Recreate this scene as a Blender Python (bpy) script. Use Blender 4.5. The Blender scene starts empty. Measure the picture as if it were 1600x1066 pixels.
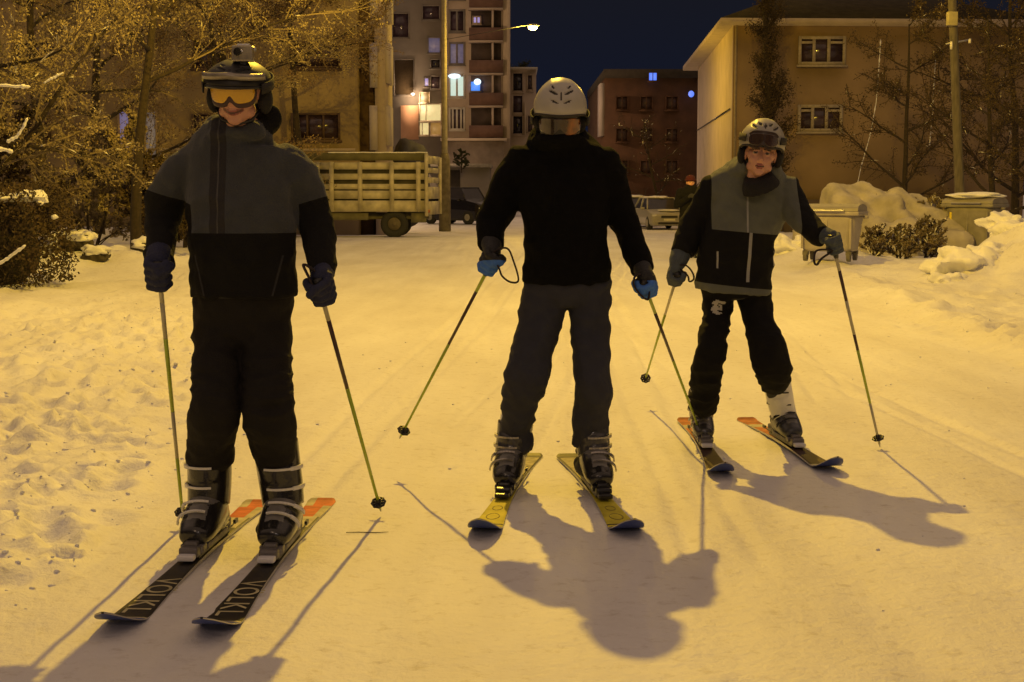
import bpy, bmesh, math, random
import numpy as np
from mathutils import Vector, Matrix, noise

scene = bpy.context.scene
COL = scene.collection
R = math.radians

# ------------------------------------------------------------ camera
F_PX, PITCH, CAM_H = 2311.0, math.atan(233 / 2311), 1.3
cam_d = bpy.data.cameras.new('camera')
cam = bpy.data.objects.new('camera', cam_d)
COL.objects.link(cam)
cam.location = (0, 0, CAM_H)
cam.rotation_euler = (math.pi / 2 - PITCH, 0, 0)
cam_d.sensor_width = 36
cam_d.lens = 36 * F_PX / 1600
cam_d.clip_start = 0.1
cam_d.clip_end = 2000
scene.camera = cam
scene.render.resolution_x, scene.render.resolution_y = 1024, 682

# ------------------------------------------------------------ world, exposure
world = bpy.data.worlds.new("World")
scene.world = world
world.use_nodes = True
wn, wl = world.node_tree.nodes, world.node_tree.links
wn.clear()
w_out = wn.new('ShaderNodeOutputWorld')
w_bg = wn.new('ShaderNodeBackground')
w_tc = wn.new('ShaderNodeTexCoord')
w_sep = wn.new('ShaderNodeSeparateXYZ')
w_ramp = wn.new('ShaderNodeValToRGB')       # deep navy at the horizon, snow-cloud town glow overhead
w_ramp.color_ramp.elements[0].position = 0.0
w_ramp.color_ramp.elements[0].color = (0.0045, 0.0075, 0.022, 1)
w_ramp.color_ramp.elements[1].position = 0.62
w_ramp.color_ramp.elements[1].color = (0.38, 0.250, 0.165, 1)
e = w_ramp.color_ramp.elements.new(0.13)
e.color = (0.0082, 0.0088, 0.0140, 1)
e = w_ramp.color_ramp.elements.new(0.3)
e.color = (0.05, 0.035, 0.028, 1)
w_bg.inputs['Strength'].default_value = 1.0
wl.new(w_tc.outputs['Generated'], w_sep.inputs[0])
wl.new(w_sep.outputs['Z'], w_ramp.inputs[0])
wl.new(w_ramp.outputs[0], w_bg.inputs[0])
wl.new(w_bg.outputs[0], w_out.inputs[0])
vs = scene.view_settings
vs.view_transform = 'Standard'
vs.look = 'None'
vs.exposure = 0.0
vs.gamma = 1.0
vs.use_curve_mapping = False

KEY_COL = (1.0, 0.61, 0.055)
WARM_COL = (1.0, 0.68, 0.30)
# street lamps, some of them added: (lamp x, y, z, pole x, power, colour)
LAMPS = [
    (-0.5, 15.2, 9.1, -5.8, 2900, KEY_COL),
    (7.6, 35.0, 8.8, 10.4, 360, KEY_COL),  # lamp added on the utility pole to light the right side
    (0.87, 63.0, 8.15, -2.85, 520, KEY_COL),
    (-3.0, -11.0, 8.5, -6.2, 120, (1.0, 0.66, 0.42)),
    (2.5, -22.0, 8.5, 6.4, 150, (0.95, 0.72, 0.60)),  # unseen lamp added as fill for the shadows
    (-12.0, 34.0, 8.5, -15.5, 130, KEY_COL),  # added out of view to light the left trees
    (-9.5, 98.0, 9.0, -12.5, 1150, (1.0, 0.62, 0.30)),  # added behind the house to light the tall block
]
# ------------------------------------------------------------ helpers


def sset(o, label=None, cat=None, group=None, kind=None):
    if label:
        o['label'] = label
    if cat:
        o['category'] = cat
    if group:
        o['group'] = group
    if kind:
        o['kind'] = kind
    return o


def px(x, y, Y):
    """world point at depth Y that stands at photo position (x, y)"""
    a, b = (x - 800) / F_PX, -(y - 533) / F_PX
    ry = math.cos(PITCH) + b * math.sin(PITCH)
    rz = b * math.cos(PITCH) - math.sin(PITCH)
    t = Y / ry
    return Vector((a * t, Y, CAM_H + rz * t))


def gz_far(Y):
    t = min(max((Y - 35) / 33.0, 0), 1)
    return -0.4 * t * t * (3 - 2 * t)


MATS = {}


def mat(name, col, rough=0.8, var=0.15, scale=8.0, bump=0.0, bscale=None, metal=0.0, spec=0.5,
        stretch=(1, 1, 1), col2=None, emit=None, estr=0.0, coat=0.0, sheen=0.0):
    if name in MATS:
        return MATS[name]
    m = bpy.data.materials.new(name)
    m.use_nodes = True
    nt = m.node_tree
    b = nt.nodes['Principled BSDF']
    b.inputs['Roughness'].default_value = rough
    b.inputs['Metallic'].default_value = metal
    b.inputs['Specular IOR Level'].default_value = spec
    b.inputs['Coat Weight'].default_value = coat
    b.inputs['Sheen Weight'].default_value = sheen
    tc = nt.nodes.new('ShaderNodeTexCoord')
    mp = nt.nodes.new('ShaderNodeMapping')
    mp.inputs['Scale'].default_value = stretch
    nt.links.new(tc.outputs['Object'], mp.inputs[0])
    n = nt.nodes.new('ShaderNodeTexNoise')
    n.inputs['Scale'].default_value = scale
    n.inputs['Detail'].default_value = 6
    nt.links.new(mp.outputs[0], n.inputs['Vector'])
    r = nt.nodes.new('ShaderNodeValToRGB')
    c2 = col2 if col2 else tuple(min(1, c * (1 + var)) for c in col)
    c1 = tuple(c * (1 - var) for c in col) if not col2 else col
    r.color_ramp.elements[0].position = 0.32
    r.color_ramp.elements[1].position = 0.68
    r.color_ramp.elements[0].color = (*c1, 1)
    r.color_ramp.elements[1].color = (*c2, 1)
    nt.links.new(n.outputs['Fac'], r.inputs[0])
    nt.links.new(r.outputs[0], b.inputs['Base Color'])
    if bump > 0:
        bn = nt.nodes.new('ShaderNodeTexNoise')
        bn.inputs['Scale'].default_value = bscale or scale * 3
        bn.inputs['Detail'].default_value = 5
        nt.links.new(mp.outputs[0], bn.inputs['Vector'])
        bu = nt.nodes.new('ShaderNodeBump')
        bu.inputs['Strength'].default_value = min(1.0, bump)
        bu.inputs['Distance'].default_value = 0.02
        nt.links.new(bn.outputs['Fac'], bu.inputs['Height'])
        nt.links.new(bu.outputs[0], b.inputs['Normal'])
    if emit:
        b.inputs['Emission Color'].default_value = (*emit, 1)
        b.inputs['Emission Strength'].default_value = estr
    MATS[name] = m
    return m


class MB:
    """collects polygons of one mesh object"""

    def __init__(s):
        s.v, s.f, s.m = [], [], []

    def add(s, vs_, fs_, mi=0):
        k = len(s.v)
        s.v.extend([tuple(v) for v in vs_])
        s.f.extend([tuple(i + k for i in f) for f in fs_])
        s.m.extend([mi] * len(fs_))

    def box(s, c, h, rz=0.0, mi=0, M=None):
        vs_ = []
        for dz in (-1, 1):
            for dx, dy in ((-1, -1), (1, -1), (1, 1), (-1, 1)):
                x, y = dx * h[0], dy * h[1]
                x, y = x * math.cos(rz) - y * math.sin(rz), x * math.sin(rz) + y * math.cos(rz)
                p = Vector((c[0] + x, c[1] + y, c[2] + dz * h[2]))
                vs_.append(M @ p if M else p)
        s.add(vs_, [(0, 3, 2, 1), (4, 5, 6, 7), (0, 1, 5, 4), (1, 2, 6, 5), (2, 3, 7, 6), (3, 0, 4, 7)], mi)

    def bevbox(s, c, h, b=0.01, rz=0.0, mi=0, M=None):
        bm = bmesh.new()
        bmesh.ops.create_cube(bm, size=2)
        for v in bm.verts:
            v.co = Vector((v.co.x * h[0], v.co.y * h[1], v.co.z * h[2]))
        bmesh.ops.bevel(bm, geom=bm.edges[:], offset=b, segments=2, affect='EDGES', profile=0.6)
        T = Matrix.Translation(c) @ Matrix.Rotation(rz, 4, 'Z')
        if M:
            T = M @ T
        bm.verts.index_update()
        s.add([T @ v.co for v in bm.verts], [[v.index for v in f.verts] for f in bm.faces], mi)
        bm.free()

    def tube(s, pts, rad, n=8, mi=0, cap=True):
        pts = [Vector(p) for p in pts]
        if not isinstance(rad, (list, tuple)):
            rad = [rad] * len(pts)
        vs_, fs_ = [], []
        prev = None
        for i, p in enumerate(pts):
            t = (pts[min(i + 1, len(pts) - 1)] - pts[max(i - 1, 0)]).normalized()
            if prev is None:
                u = t.orthogonal().normalized()
            else:
                u = (prev - t * prev.dot(t))
                u = u.normalized() if u.length > 1e-6 else t.orthogonal().normalized()
            prev = u
            w = t.cross(u)
            for k in range(n):
                a = 2 * math.pi * k / n
                vs_.append(p + (u * math.cos(a) + w * math.sin(a)) * rad[i])
        for i in range(len(pts) - 1):
            for k in range(n):
                a, b = i * n + k, i * n + (k + 1) % n
                fs_.append((a, b, b + n, a + n))
        if cap:
            fs_.append(tuple(range(n))[::-1])
            fs_.append(tuple(range((len(pts) - 1) * n, len(pts) * n)))
        s.add(vs_, fs_, mi)

    def ell(s, c, r, M=None, n=16, mi=0, jit=0.0, seed=0):
        vs_, fs_ = [], []
        m = n // 2
        c = Vector(c)
        vs_.append(Vector((0, 0, 1)))
        for i in range(1, m):
            for k in range(n):
                th, ph = math.pi * i / m, 2 * math.pi * k / n
                vs_.append(Vector((math.sin(th) * math.cos(ph), math.sin(th) * math.sin(ph), math.cos(th))))
        vs_.append(Vector((0, 0, -1)))
        for k in range(n):
            fs_.append((0, 1 + k, 1 + (k + 1) % n))
            fs_.append((len(vs_) - 1, 1 + (m - 2) * n + (k + 1) % n, 1 + (m - 2) * n + k))
        for i in range(m - 2):
            for k in range(n):
                a, b = 1 + i * n + k, 1 + i * n + (k + 1) % n
                fs_.append((a, a + n, b + n, b))
        out = []
        for v in vs_:
            q = v.copy()
            if jit:
                q *= 1 + jit * noise.noise(v * 1.7 + Vector((seed, seed * 2.3, 0)))
            q = Vector((q.x * r[0], q.y * r[1], q.z * r[2]))
            if M:
                q = M @ q
            out.append(q + c)
        s.add(out, fs_, mi)

    def rings(s, rings, mi=0, round_caps=(0.0, 0.0)):
        """loft through [(centre, width, depth ratio)], widths along world X"""
        n = 28
        R_ = [(Vector(c), w, q) for c, w, q in rings]
        # resample smoothly
        P = []
        for i in range(len(R_) - 1):
            p0, p1, p2, p3 = R_[max(i - 1, 0)], R_[i], R_[i + 1], R_[min(i + 2, len(R_) - 1)]
            for k in range(4):
                t = k / 4
                h = lambda a, b, c, d: 0.5 * (2 * b + (c - a) * t + (2 * a - 5 * b + 4 * c - d) * t * t + (3 * b - a - 3 * c + d) * t ** 3)
                P.append((h(p0[0], p1[0], p2[0], p3[0]), h(p0[1], p1[1], p2[1], p3[1]), h(p0[2], p1[2], p2[2], p3[2])))
        P.append(R_[-1])

        def capr(c, w, q, t, ext):
            out = []
            for k in range(1, 5):
                a = math.pi / 2 * k / 4.3
                out.append((c + t * ext * math.sin(a), w * math.cos(a), q))
            return out
        t0 = (P[0][0] - P[1][0]).normalized()
        t1 = (P[-1][0] - P[-2][0]).normalized()
        if round_caps[0]:
            P = capr(*P[0], t0, round_caps[0])[::-1] + P
        if round_caps[1]:
            P = P + capr(*P[-1], t1, round_caps[1])
        vs_, fs_ = [], []
        for i, (c, w, q) in enumerate(P):
            t = (P[min(i + 1, len(P) - 1)][0] - P[max(i - 1, 0)][0]).normalized()
            r = Vector((1, 0, 0)) - t * t.x
            r = r.normalized() if r.length > 0.2 else Vector((0, 0, 1))
            f = t.cross(r)
            for k in range(n):
                a = 2 * math.pi * k / n
                vs_.append(c + r * math.cos(a) * w / 2 + f * math.sin(a) * w / 2 * q)
        for i in range(len(P) - 1):
            for k in range(n):
                a, b = i * n + k, i * n + (k + 1) % n
                fs_.append((a, b, b + n, a + n))
        fs_.append(tuple(range(n))[::-1])
        fs_.append(tuple(range((len(P) - 1) * n, len(P) * n)))
        s.add(vs_, fs_, mi)

    def mesh(s, name, mats, smooth=False):
        me = bpy.data.meshes.new(name)
        me.from_pydata([tuple(v) for v in s.v], [], s.f)
        for m in (mats if isinstance(mats, (list, tuple)) else [mats]):
            me.materials.append(m)
        me.polygons.foreach_set('material_index', s.m)
        if smooth:
            me.polygons.foreach_set('use_smooth', [True] * len(me.polygons))
        me.update()
        return me

    def build(s, name, mats, parent=None, smooth=False, world_space=True):
        me = s.mesh(name, mats, smooth)
        return link(name, me, parent, world_space)


def link(name, me, parent=None, world_space=True):
    o = bpy.data.objects.new(name, me)
    COL.objects.link(o)
    if parent:
        o.parent = parent
        if world_space:
            o.matrix_parent_inverse = wmat(parent).inverted()
    return o


def wmat(o):
    m = Matrix.Translation(o.location) @ o.rotation_euler.to_matrix().to_4x4() @ Matrix.Diagonal((*o.scale, 1))
    if o.parent:
        return wmat(o.parent) @ o.matrix_parent_inverse @ m
    return m


def empty(name, loc, rz=0.0, label=None, cat=None, group=None):
    o = bpy.data.objects.new(name, None)
    o.empty_display_size = 0.2
    o.location = loc
    o.rotation_euler = (0, 0, rz)
    COL.objects.link(o)
    return sset(o, label, cat, group)


def copy_tree(o, parent=None):
    c = o.copy()
    COL.objects.link(c)
    c.parent = parent
    for ch in list(o.children):
        copy_tree(ch, c)
    return c


def remesh(mb, name, vox, smooth=4, fold=None, facemat=None, mats=None, sfac=0.5, cuts=()):
    """union of overlapping closed shells into one continuous skin"""
    me = mb.mesh(name + '_raw', [])
    o = bpy.data.objects.new('tmp', me)
    COL.objects.link(o)
    md = o.modifiers.new('r', 'REMESH')
    md.mode = 'VOXEL'
    md.voxel_size = vox
    md.use_smooth_shade = True
    if smooth:
        sm = o.modifiers.new('s', 'SMOOTH')
        sm.factor = sfac
        sm.iterations = smooth
    dg = bpy.context.evaluated_depsgraph_get()
    ev = o.evaluated_get(dg)
    nm = bpy.data.meshes.new_from_object(ev)
    nm.name = name
    bpy.data.objects.remove(o)
    bpy.data.meshes.remove(me)
    n = len(nm.vertices)
    if fold:
        co = np.empty(n * 3)
        nm.vertices.foreach_get('co', co)
        no = np.empty(n * 3)
        nm.vertex_normals.foreach_get('vector', no)
        co = co.reshape(-1, 3)
        no = no.reshape(-1, 3)
        d = np.array([fold(Vector(p)) for p in co])
        co = co + no * d[:, None]
        nm.vertices.foreach_set('co', co.ravel())
    if cuts:
        bm = bmesh.new()
        bm.from_mesh(nm)
        for co_, no_ in cuts:
            bmesh.ops.bisect_plane(bm, geom=bm.verts[:] + bm.edges[:] + bm.faces[:], plane_co=co_, plane_no=no_, dist=1e-5)
        bm.to_mesh(nm)
        bm.free()
    nm.materials.clear()
    for m in mats:
        nm.materials.append(m)
    k = len(nm.polygons)
    ce = np.empty(k * 3)
    nm.polygons.foreach_get('center', ce)
    if facemat:
        mi = np.array([facemat(Vector(p)) for p in ce.reshape(-1, 3)], dtype=np.int32)
    else:
        mi = np.zeros(k, dtype=np.int32)
    nm.polygons.foreach_set('material_index', mi)
    nm.polygons.foreach_set('use_smooth', np.ones(k, dtype=bool))
    nm.update()
    return nm


# ------------------------------------------------------------ materials
SNOW = mat('snow', (0.80, 0.80, 0.83), 0.62, 0.06, 3.0, 0.35, 60)
WOODD = mat('bark', (0.028, 0.019, 0.012), 0.9, 0.4, 20, 0.4)
STEEL = mat('steel', (0.45, 0.45, 0.46), 0.35, 0.1, 30, metal=0.8)
BLACKP = mat('black_plastic', (0.012, 0.012, 0.013), 0.32, 0.2, 30)
RUBBER = mat('rubber', (0.02, 0.02, 0.02), 0.8, 0.2, 30)
CONC = mat('concrete', (0.28, 0.26, 0.23), 0.9, 0.2, 6, 0.3)

# ------------------------------------------------------------ ground: one snow sheet


def fbm(x, y, s, o=4, seed=0.0):
    return noise.fractal(Vector((x * s + seed, y * s - seed, seed * 0.7)), 1.0, 2.0, o)


def road_edges(y):
    if y < 18:
        l = -1.5 - 0.14 * max(0, y - 5.0)
    else:
        l = -3.32 - 0.12 * (y - 18)
    r = 4.1 + 0.09 * max(0, y - 14)
    return l, r


FOOT = [(_x * 0.01, _y * 0.01, 0.05 + (_x * _y % 7) * 0.008, 0.012) for _x, _y in ((-60, 900), (40, 1010), (95, 1150), (-110, 820), (230, 560), (275, 700), (180, 470), (330, 880), (-20, 1300), (150, 1420), (60, 380), (-30, 700))]
_rf = random.Random(4)
for _ in range(420):
    fy = _rf.uniform(4.5, 15)
    fl = -1.5 - 0.14 * max(0, fy - 5.0)
    FOOT.append((fl - abs(_rf.gauss(0.2, 0.95)), fy, _rf.uniform(0.05, 0.12), _rf.uniform(0.015, 0.055)))
for _ in range(46):
    fy = _rf.uniform(10, 22)
    FOOT.append((_rf.uniform(3.4, 6.0), fy, _rf.uniform(0.07, 0.16), _rf.uniform(0.02, 0.06)))
TRACKS = [(-1.065, 6.15, 0.05), (-0.80, 6.2, 0.06), (0.095, 7.25, 0.10), (0.275, 7.2, 0.045), (1.00, 8.4, 0.02), (1.335, 8.38, -0.05), (0.62, 5.0, 0.03), (0.86, 5.0, 0.03),
          (2.5, 4.5, -0.06), (2.72, 4.5, -0.06), (-0.35, 8.0, 0.12), (-0.12, 8.0, 0.12), (1.9, 9.0, 0.10), (2.12, 9.0, 0.10)]
RUTS = [(-0.55, 0.02), (0.95, 0.015), (2.35, 0.02), (3.5, 0.03)]
FGRID = {}
for f_ in FOOT:
    for gx in (-1, 0, 1):
        for gy in (-1, 0, 1):
            FGRID.setdefault((int(math.floor(f_[0] * 2)) + gx, int(math.floor(f_[1] * 2)) + gy), []).append(f_)


def gz(x, y):
    z = gz_far(y)
    if y < 0 or y > 160 or abs(x) > 60:
        return z
    l, r = road_edges(y)
    z += 0.007 * fbm(x, y, 0.9, 4) + 0.0045 * fbm(x, y, 5.0, 4, 3.1) + 0.006 * fbm(x * 4.5, y * 0.16, 1.0, 3, 8.8)
    if 3 < y < 45:
        for tx, ty, sl in TRACKS:                       # grooves pressed by skis
            if y > ty:
                dx = x - tx - sl * (y - ty) - 0.03 * math.sin((y - ty) * 0.5 + tx * 3)
                if abs(dx) < 0.15:
                    z -= 0.011 * math.exp(-(dx / 0.034) ** 4) * min(1, (y - ty) * 3) - 0.004 * math.exp(-((abs(dx) - 0.06) / 0.018) ** 2)
        for rx, sl in RUTS:                             # worn tyre lanes
            dx = x - rx - sl * y - 0.12 * math.sin(y * 0.21 + rx)
            z -= 0.014 * math.exp(-(dx / 0.13) ** 2)
    # ploughed and trodden verge left
    k = min(max((l - x) / 0.7, 0), 1)
    if k > 0:
        z += k * (0.03 + 0.05 * fbm(x, y, 1.4, 3, 7) + 0.055 * max(0, fbm(x, y, 3.6, 4, 9)) + 0.026 * fbm(x, y, 9, 3, 2))
        z += 0.3 * min(max((l - 1.5 - x) / 3.0, 0), 1) * (0.6 + 0.5 * fbm(x, y, 0.6, 3, 1))
    # ridge and bank right
    k = min(max((x - r + 0.5) / 0.6, 0), 1)
    if k > 0:
        ridge = math.exp(-((x - r - 0.15) / 0.32) ** 2)
        z += k * (0.03 + 0.11 * ridge * (0.7 + 0.5 * fbm(x, y, 1.1, 3, 2)) + 0.05 * fbm(x, y, 2.2, 4, 5) + 0.045 * max(0, fbm(x, y, 5, 4, 8)))
    for fx, fy, fr, fd in FGRID.get((int(math.floor(x * 2)), int(math.floor(y * 2))), ()):
        d2 = ((x - fx) ** 2 + ((y - fy) * 0.8) ** 2) / (fr * fr)
        if d2 < 6:
            z += -fd * math.exp(-d2 * 1.6) + fd * 0.55 * math.exp(-(math.sqrt(d2) - 1.3) ** 2 * 6)
    # scattered lumps on the left verge
    c = noise.cell(Vector((x * 4, y * 3, 0)))
    # bank by the bins on the right
    bx, by = x - 7.9, y - 22.0
    z += 0.50 * math.exp(-((bx / 1.25) ** 2 + (by / 2.1) ** 2)) * (1 + 0.8 * fbm(x, y, 1.3, 4, 4) + 0.4 * max(0, fbm(x, y, 4, 4, 6)))
    bx, by = x - 9.6, y - 24.5
    z += 0.75 * math.exp(-((bx / 1.5) ** 2 + (by / 2.0) ** 2)) * (1 + 0.6 * fbm(x, y, 1.2, 4, 6) + 0.4 * max(0, fbm(x, y, 4, 4, 3)))
    bx, by = x - 5.6, y - 27.5
    z += 0.35 * math.exp(-((bx / 1.0) ** 2 + (by / 1.5) ** 2)) * (1 + 0.3 * fbm(x, y, 1.5, 3, 2))
    # low bank in front of the left shrubs
    bx, by = x + 6.4, y - 23.5
    z += 0.30 * math.exp(-((bx / 2.2) ** 2 + (by / 1.6) ** 2)) * (1 + 0.5 * fbm(x, y, 1.5, 4, 12))
    return z


def axis(spec):
    out = []
    for a, b, st in spec:
        n = max(1, int(round((b - a) / st)))
        out += [a + (b - a) * i / n for i in range(n)]
    out.append(spec[-1][1])
    return out


gxs = axis([(-900, -60, 60), (-60, -12, 2.0), (-12, -5, 0.12), (-5, -1.2, 0.03), (-1.2, 3.3, 0.03), (3.3, 7, 0.06), (7, 13, 0.12), (13, 60, 2), (60, 900, 60)])
gys = axis([(-300, -20, 20), (-20, 3, 1.0), (3, 9, 0.035), (9, 16, 0.07), (16, 32, 0.16), (32, 60, 0.7), (60, 160, 5), (160, 1500, 120)])
gv = [(x, y, gz(x, y)) for y in gys for x in gxs]
nx = len(gxs)
gf = [(j * nx + i, j * nx + i + 1, (j + 1) * nx + i + 1, (j + 1) * nx + i) for j in range(len(gys) - 1) for i in range(nx - 1)]
gm = bpy.data.meshes.new('snowy_ground')
gm.from_pydata(gv, [], gf)
gm.polygons.foreach_set('use_smooth', [True] * len(gf))


def ground_mat():
    m = bpy.data.materials.new('packed_snow')
    m.use_nodes = True
    nt = m.node_tree
    N, L = nt.nodes, nt.links
    b = N['Principled BSDF']
    b.inputs['Roughness'].default_value = 0.55
    b.inputs['Subsurface Weight'].default_value = 0.0
    tc = N.new('ShaderNodeTexCoord')
    n1 = N.new('ShaderNodeTexNoise')
    n1.inputs['Scale'].default_value = 0.8
    n1.inputs['Detail'].default_value = 8
    n1.inputs['Roughness'].default_value = 0.6
    mp = N.new('ShaderNodeMapping')
    mp.inputs['Scale'].default_value = (1.6, 0.35, 1)   # worn along the street
    L.new(tc.outputs['Object'], mp.inputs[0])
    L.new(mp.outputs[0], n1.inputs['Vector'])
    r = N.new('ShaderNodeValToRGB')
    r.color_ramp.elements[0].position = 0.30
    r.color_ramp.elements[0].color = (0.66, 0.64, 0.64, 1)
    r.color_ramp.elements[1].position = 0.66
    r.color_ramp.elements[1].color = (0.83, 0.83, 0.85, 1)
    L.new(n1.outputs['Fac'], r.inputs[0])
    n3 = N.new('ShaderNodeTexNoise')                     # small dirty flecks
    n3.inputs['Scale'].default_value = 14
    n3.inputs['Detail'].default_value = 5
    n3.inputs['Roughness'].default_value = 0.7
    L.new(tc.outputs['Object'], n3.inputs['Vector'])
    r3 = N.new('ShaderNodeValToRGB')
    r3.color_ramp.elements[0].position = 0.28
    r3.color_ramp.elements[0].color = (0.72, 0.68, 0.64, 1)
    r3.color_ramp.elements[1].position = 0.45
    r3.color_ramp.elements[1].color = (1, 1, 1, 1)
    L.new(n3.outputs['Fac'], r3.inputs[0])
    mx = N.new('ShaderNodeMix')
    mx.data_type = 'RGBA'
    mx.blend_type = 'MULTIPLY'
    mx.inputs['Factor'].default_value = 0.8
    L.new(r.outputs[0], mx.inputs[6])
    L.new(r3.outputs[0], mx.inputs[7])
    L.new(mx.outputs[2], b.inputs['Base Color'])
    n2 = N.new('ShaderNodeTexNoise')
    n2.inputs['Scale'].default_value = 22
    n2.inputs['Detail'].default_value = 8
    n2.inputs['Roughness'].default_value = 0.65
    L.new(tc.outputs['Object'], n2.inputs['Vector'])
    bu = N.new('ShaderNodeBump')
    bu.inputs['Strength'].default_value = 0.55
    bu.inputs['Distance'].default_value = 0.02
    L.new(n2.outputs['Fac'], bu.inputs['Height'])
    L.new(bu.outputs[0], b.inputs['Normal'])
    return m


gm.materials.append(ground_mat())
ground = bpy.data.objects.new('snowy_ground', gm)
COL.objects.link(ground)
ground['kind'] = 'structure'

# ------------------------------------------------------------ street lamps


def street_lamp(i, lx, ly, lz, pxx, power, col):
    g0 = gz_far(ly)
    labels = [
        'street lamp with a long arm over the skiers, throwing their shadows',
        'added lamp on the pole near the grey bin, its head above the frame',
        'distant glowing street lamp hanging from a grey pole, over the far end of the street',
        'street lamp behind the viewer on the left verge',
        'added fill lamp behind the viewer on the right verge',
        'added lamp out of view beyond the left verge, lighting the trees',
        'added hidden lamp behind the yellow house, lighting the tall apartment block']
    root = empty('street_lamp', (pxx, ly, g0), 0, labels[i], 'street lamp', 'lamps along the snowy street')
    top = lz + 0.35
    ptop = top + (2.2 if i == 2 else 0)
    if i != 1:
        p = MB()
        p.tube([(pxx, ly, g0), (pxx, ly, g0 + 3.2), (pxx, ly, ptop)], [0.17, 0.13, 0.09], 14)
        p.build('pole', CONC, root, True)
        if i == 2:
            q = MB()
            q.tube([(pxx, ly, g0), (pxx, ly, g0 + 3.0), (pxx, ly, g0 + 3.3)], [0.26, 0.23, 0.16], 14)
            q.build('pole_base', mat('dirty_concrete', (0.16, 0.14, 0.11), 0.9, 0.3, 5, 0.3), root, True)
    s = 1 if lx > pxx else -1
    a = MB()
    if i == 2:
        a.tube([(pxx, ly, lz - 0.5), (lx, ly, lz + 0.14)], 0.012, 6)
    else:
        a.tube([(pxx, ly, top - 0.5), (pxx + s * 0.5, ly, top - 0.1), (lx - s * 0.5, ly, top - 0.05), (lx, ly, lz + 0.14)], 0.03, 8)
    a.build('arm', BLACKP, root, True)
    h = MB()
    h.ell((lx, ly, lz + 0.10), (0.28, 0.15, 0.07), n=16)
    h.build('lamp_head', mat('lamp_housing', (0.2, 0.2, 0.2), 0.5), root, True)
    b = MB()
    b.ell((lx, ly, lz + 0.0), (0.19, 0.11, 0.09) if i != 2 else (0.20, 0.12, 0.10), n=16)
    b.build('bulb', mat('lamp_glow_%d' % (i == 2), (1, 0.9, 0.7), 0.5, emit=(1.0, 0.62, 0.26), estr=12.0), root, True)
    ld = bpy.data.lights.new('lamp_light', 'POINT')
    ld.energy = power
    ld.color = col
    ld.shadow_soft_size = 0.09 if i == 0 else (0.5 if i in (3, 4) else (0.9 if i == 1 else 0.2))
    # street lantern optics: more light thrown sideways than straight down, none upwards
    ld.use_nodes = True
    nt = ld.node_tree
    em = [n for n in nt.nodes if n.type == 'EMISSION'][0]
    tc = nt.nodes.new('ShaderNodeTexCoord')
    sp = nt.nodes.new('ShaderNodeSeparateXYZ')
    nt.links.new(tc.outputs['Normal'], sp.inputs[0])
    chain = [('MULTIPLY', -1.0), ('MAXIMUM', 0.36), ('POWER', -1.45)]
    src = sp.outputs['Z']
    for op, v in chain:
        mth = nt.nodes.new('ShaderNodeMath')
        mth.operation = op
        nt.links.new(src, mth.inputs[0])
        mth.inputs[1].default_value = v
        src = mth.outputs[0]
    nt.links.new(src, em.inputs['Strength'])
    lo = bpy.data.objects.new('lamp_light', ld)
    lo.location = (lx, ly, lz - 0.24 if i not in (3, 4) else lz - 0.7)
    COL.objects.link(lo)
    lo.parent = root
    lo.matrix_parent_inverse = wmat(root).inverted()


for i, a in enumerate(LAMPS):
    street_lamp(i, *a)
# ============================================================ buildings
OCHRE = mat('ochre_render', (0.34, 0.26, 0.15), 0.9, 0.2, 0.6, 0.25, 30)
BEIGE = mat('beige_render', (0.44, 0.36, 0.30), 0.9, 0.08, 1.0, 0.2, 30)
LILAC = mat('lilac_render', (0.42, 0.37, 0.38), 0.9, 0.08, 1.0, 0.2, 30)
GREYW = mat('grey_render', (0.20, 0.18, 0.17), 0.9, 0.12, 0.8, 0.2, 30)
BROWNW = mat('brown_brick', (0.075, 0.034, 0.018), 0.9, 0.25, 1.2, 0.3, 20)
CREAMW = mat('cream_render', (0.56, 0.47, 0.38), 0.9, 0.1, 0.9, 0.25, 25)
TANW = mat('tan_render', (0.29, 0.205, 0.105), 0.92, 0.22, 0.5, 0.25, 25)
ROOFM = mat('dark_roof', (0.035, 0.028, 0.024), 0.9, 0.25, 3, 0.3)
RAILB = mat('brown_parapet', (0.15, 0.085, 0.065), 0.85, 0.12, 3, 0.2)
FRAMEW = mat('window_frame', (0.55, 0.52, 0.47), 0.6, 0.06, 6)
GLASSD = mat('dark_glass', (0.016, 0.013, 0.016), 0.12, 0.4, 2.0, coat=0.4)
GLASSP = mat('dusky_glass', (0.045, 0.028, 0.04), 0.2, 0.4, 2.0, coat=0.3)


def lit(name, col, st):
    return mat(name, (0.3, 0.3, 0.3), 0.5, 0.2, 3, emit=col, estr=st)


LIT_W = lit('lit_white', (0.62, 0.80, 0.68), 0.85)
LIT_B = lit('lit_blue', (0.02, 0.26, 1.0), 0.95)
LIT_P = lit('lit_lilac', (0.42, 0.33, 0.75), 0.65)
LIT_WALL_C = lit('lit_wall_cream', (0.78, 0.62, 0.26), 0.9)  # glow colour for the lamplit wall panels
LIT_WALL_O = lit('lit_wall_ochre', (0.50, 0.24, 0.03), 0.45)
DIM_B = lit('dim_blue_curtain', (0.10, 0.11, 0.30), 0.30)
LIT_S = lit('lit_sky_blue', (0.08, 0.22, 1.0), 1.1)
DIM_L = lit('dim_lilac_curtain', (0.22, 0.19, 0.42), 0.42)


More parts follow.
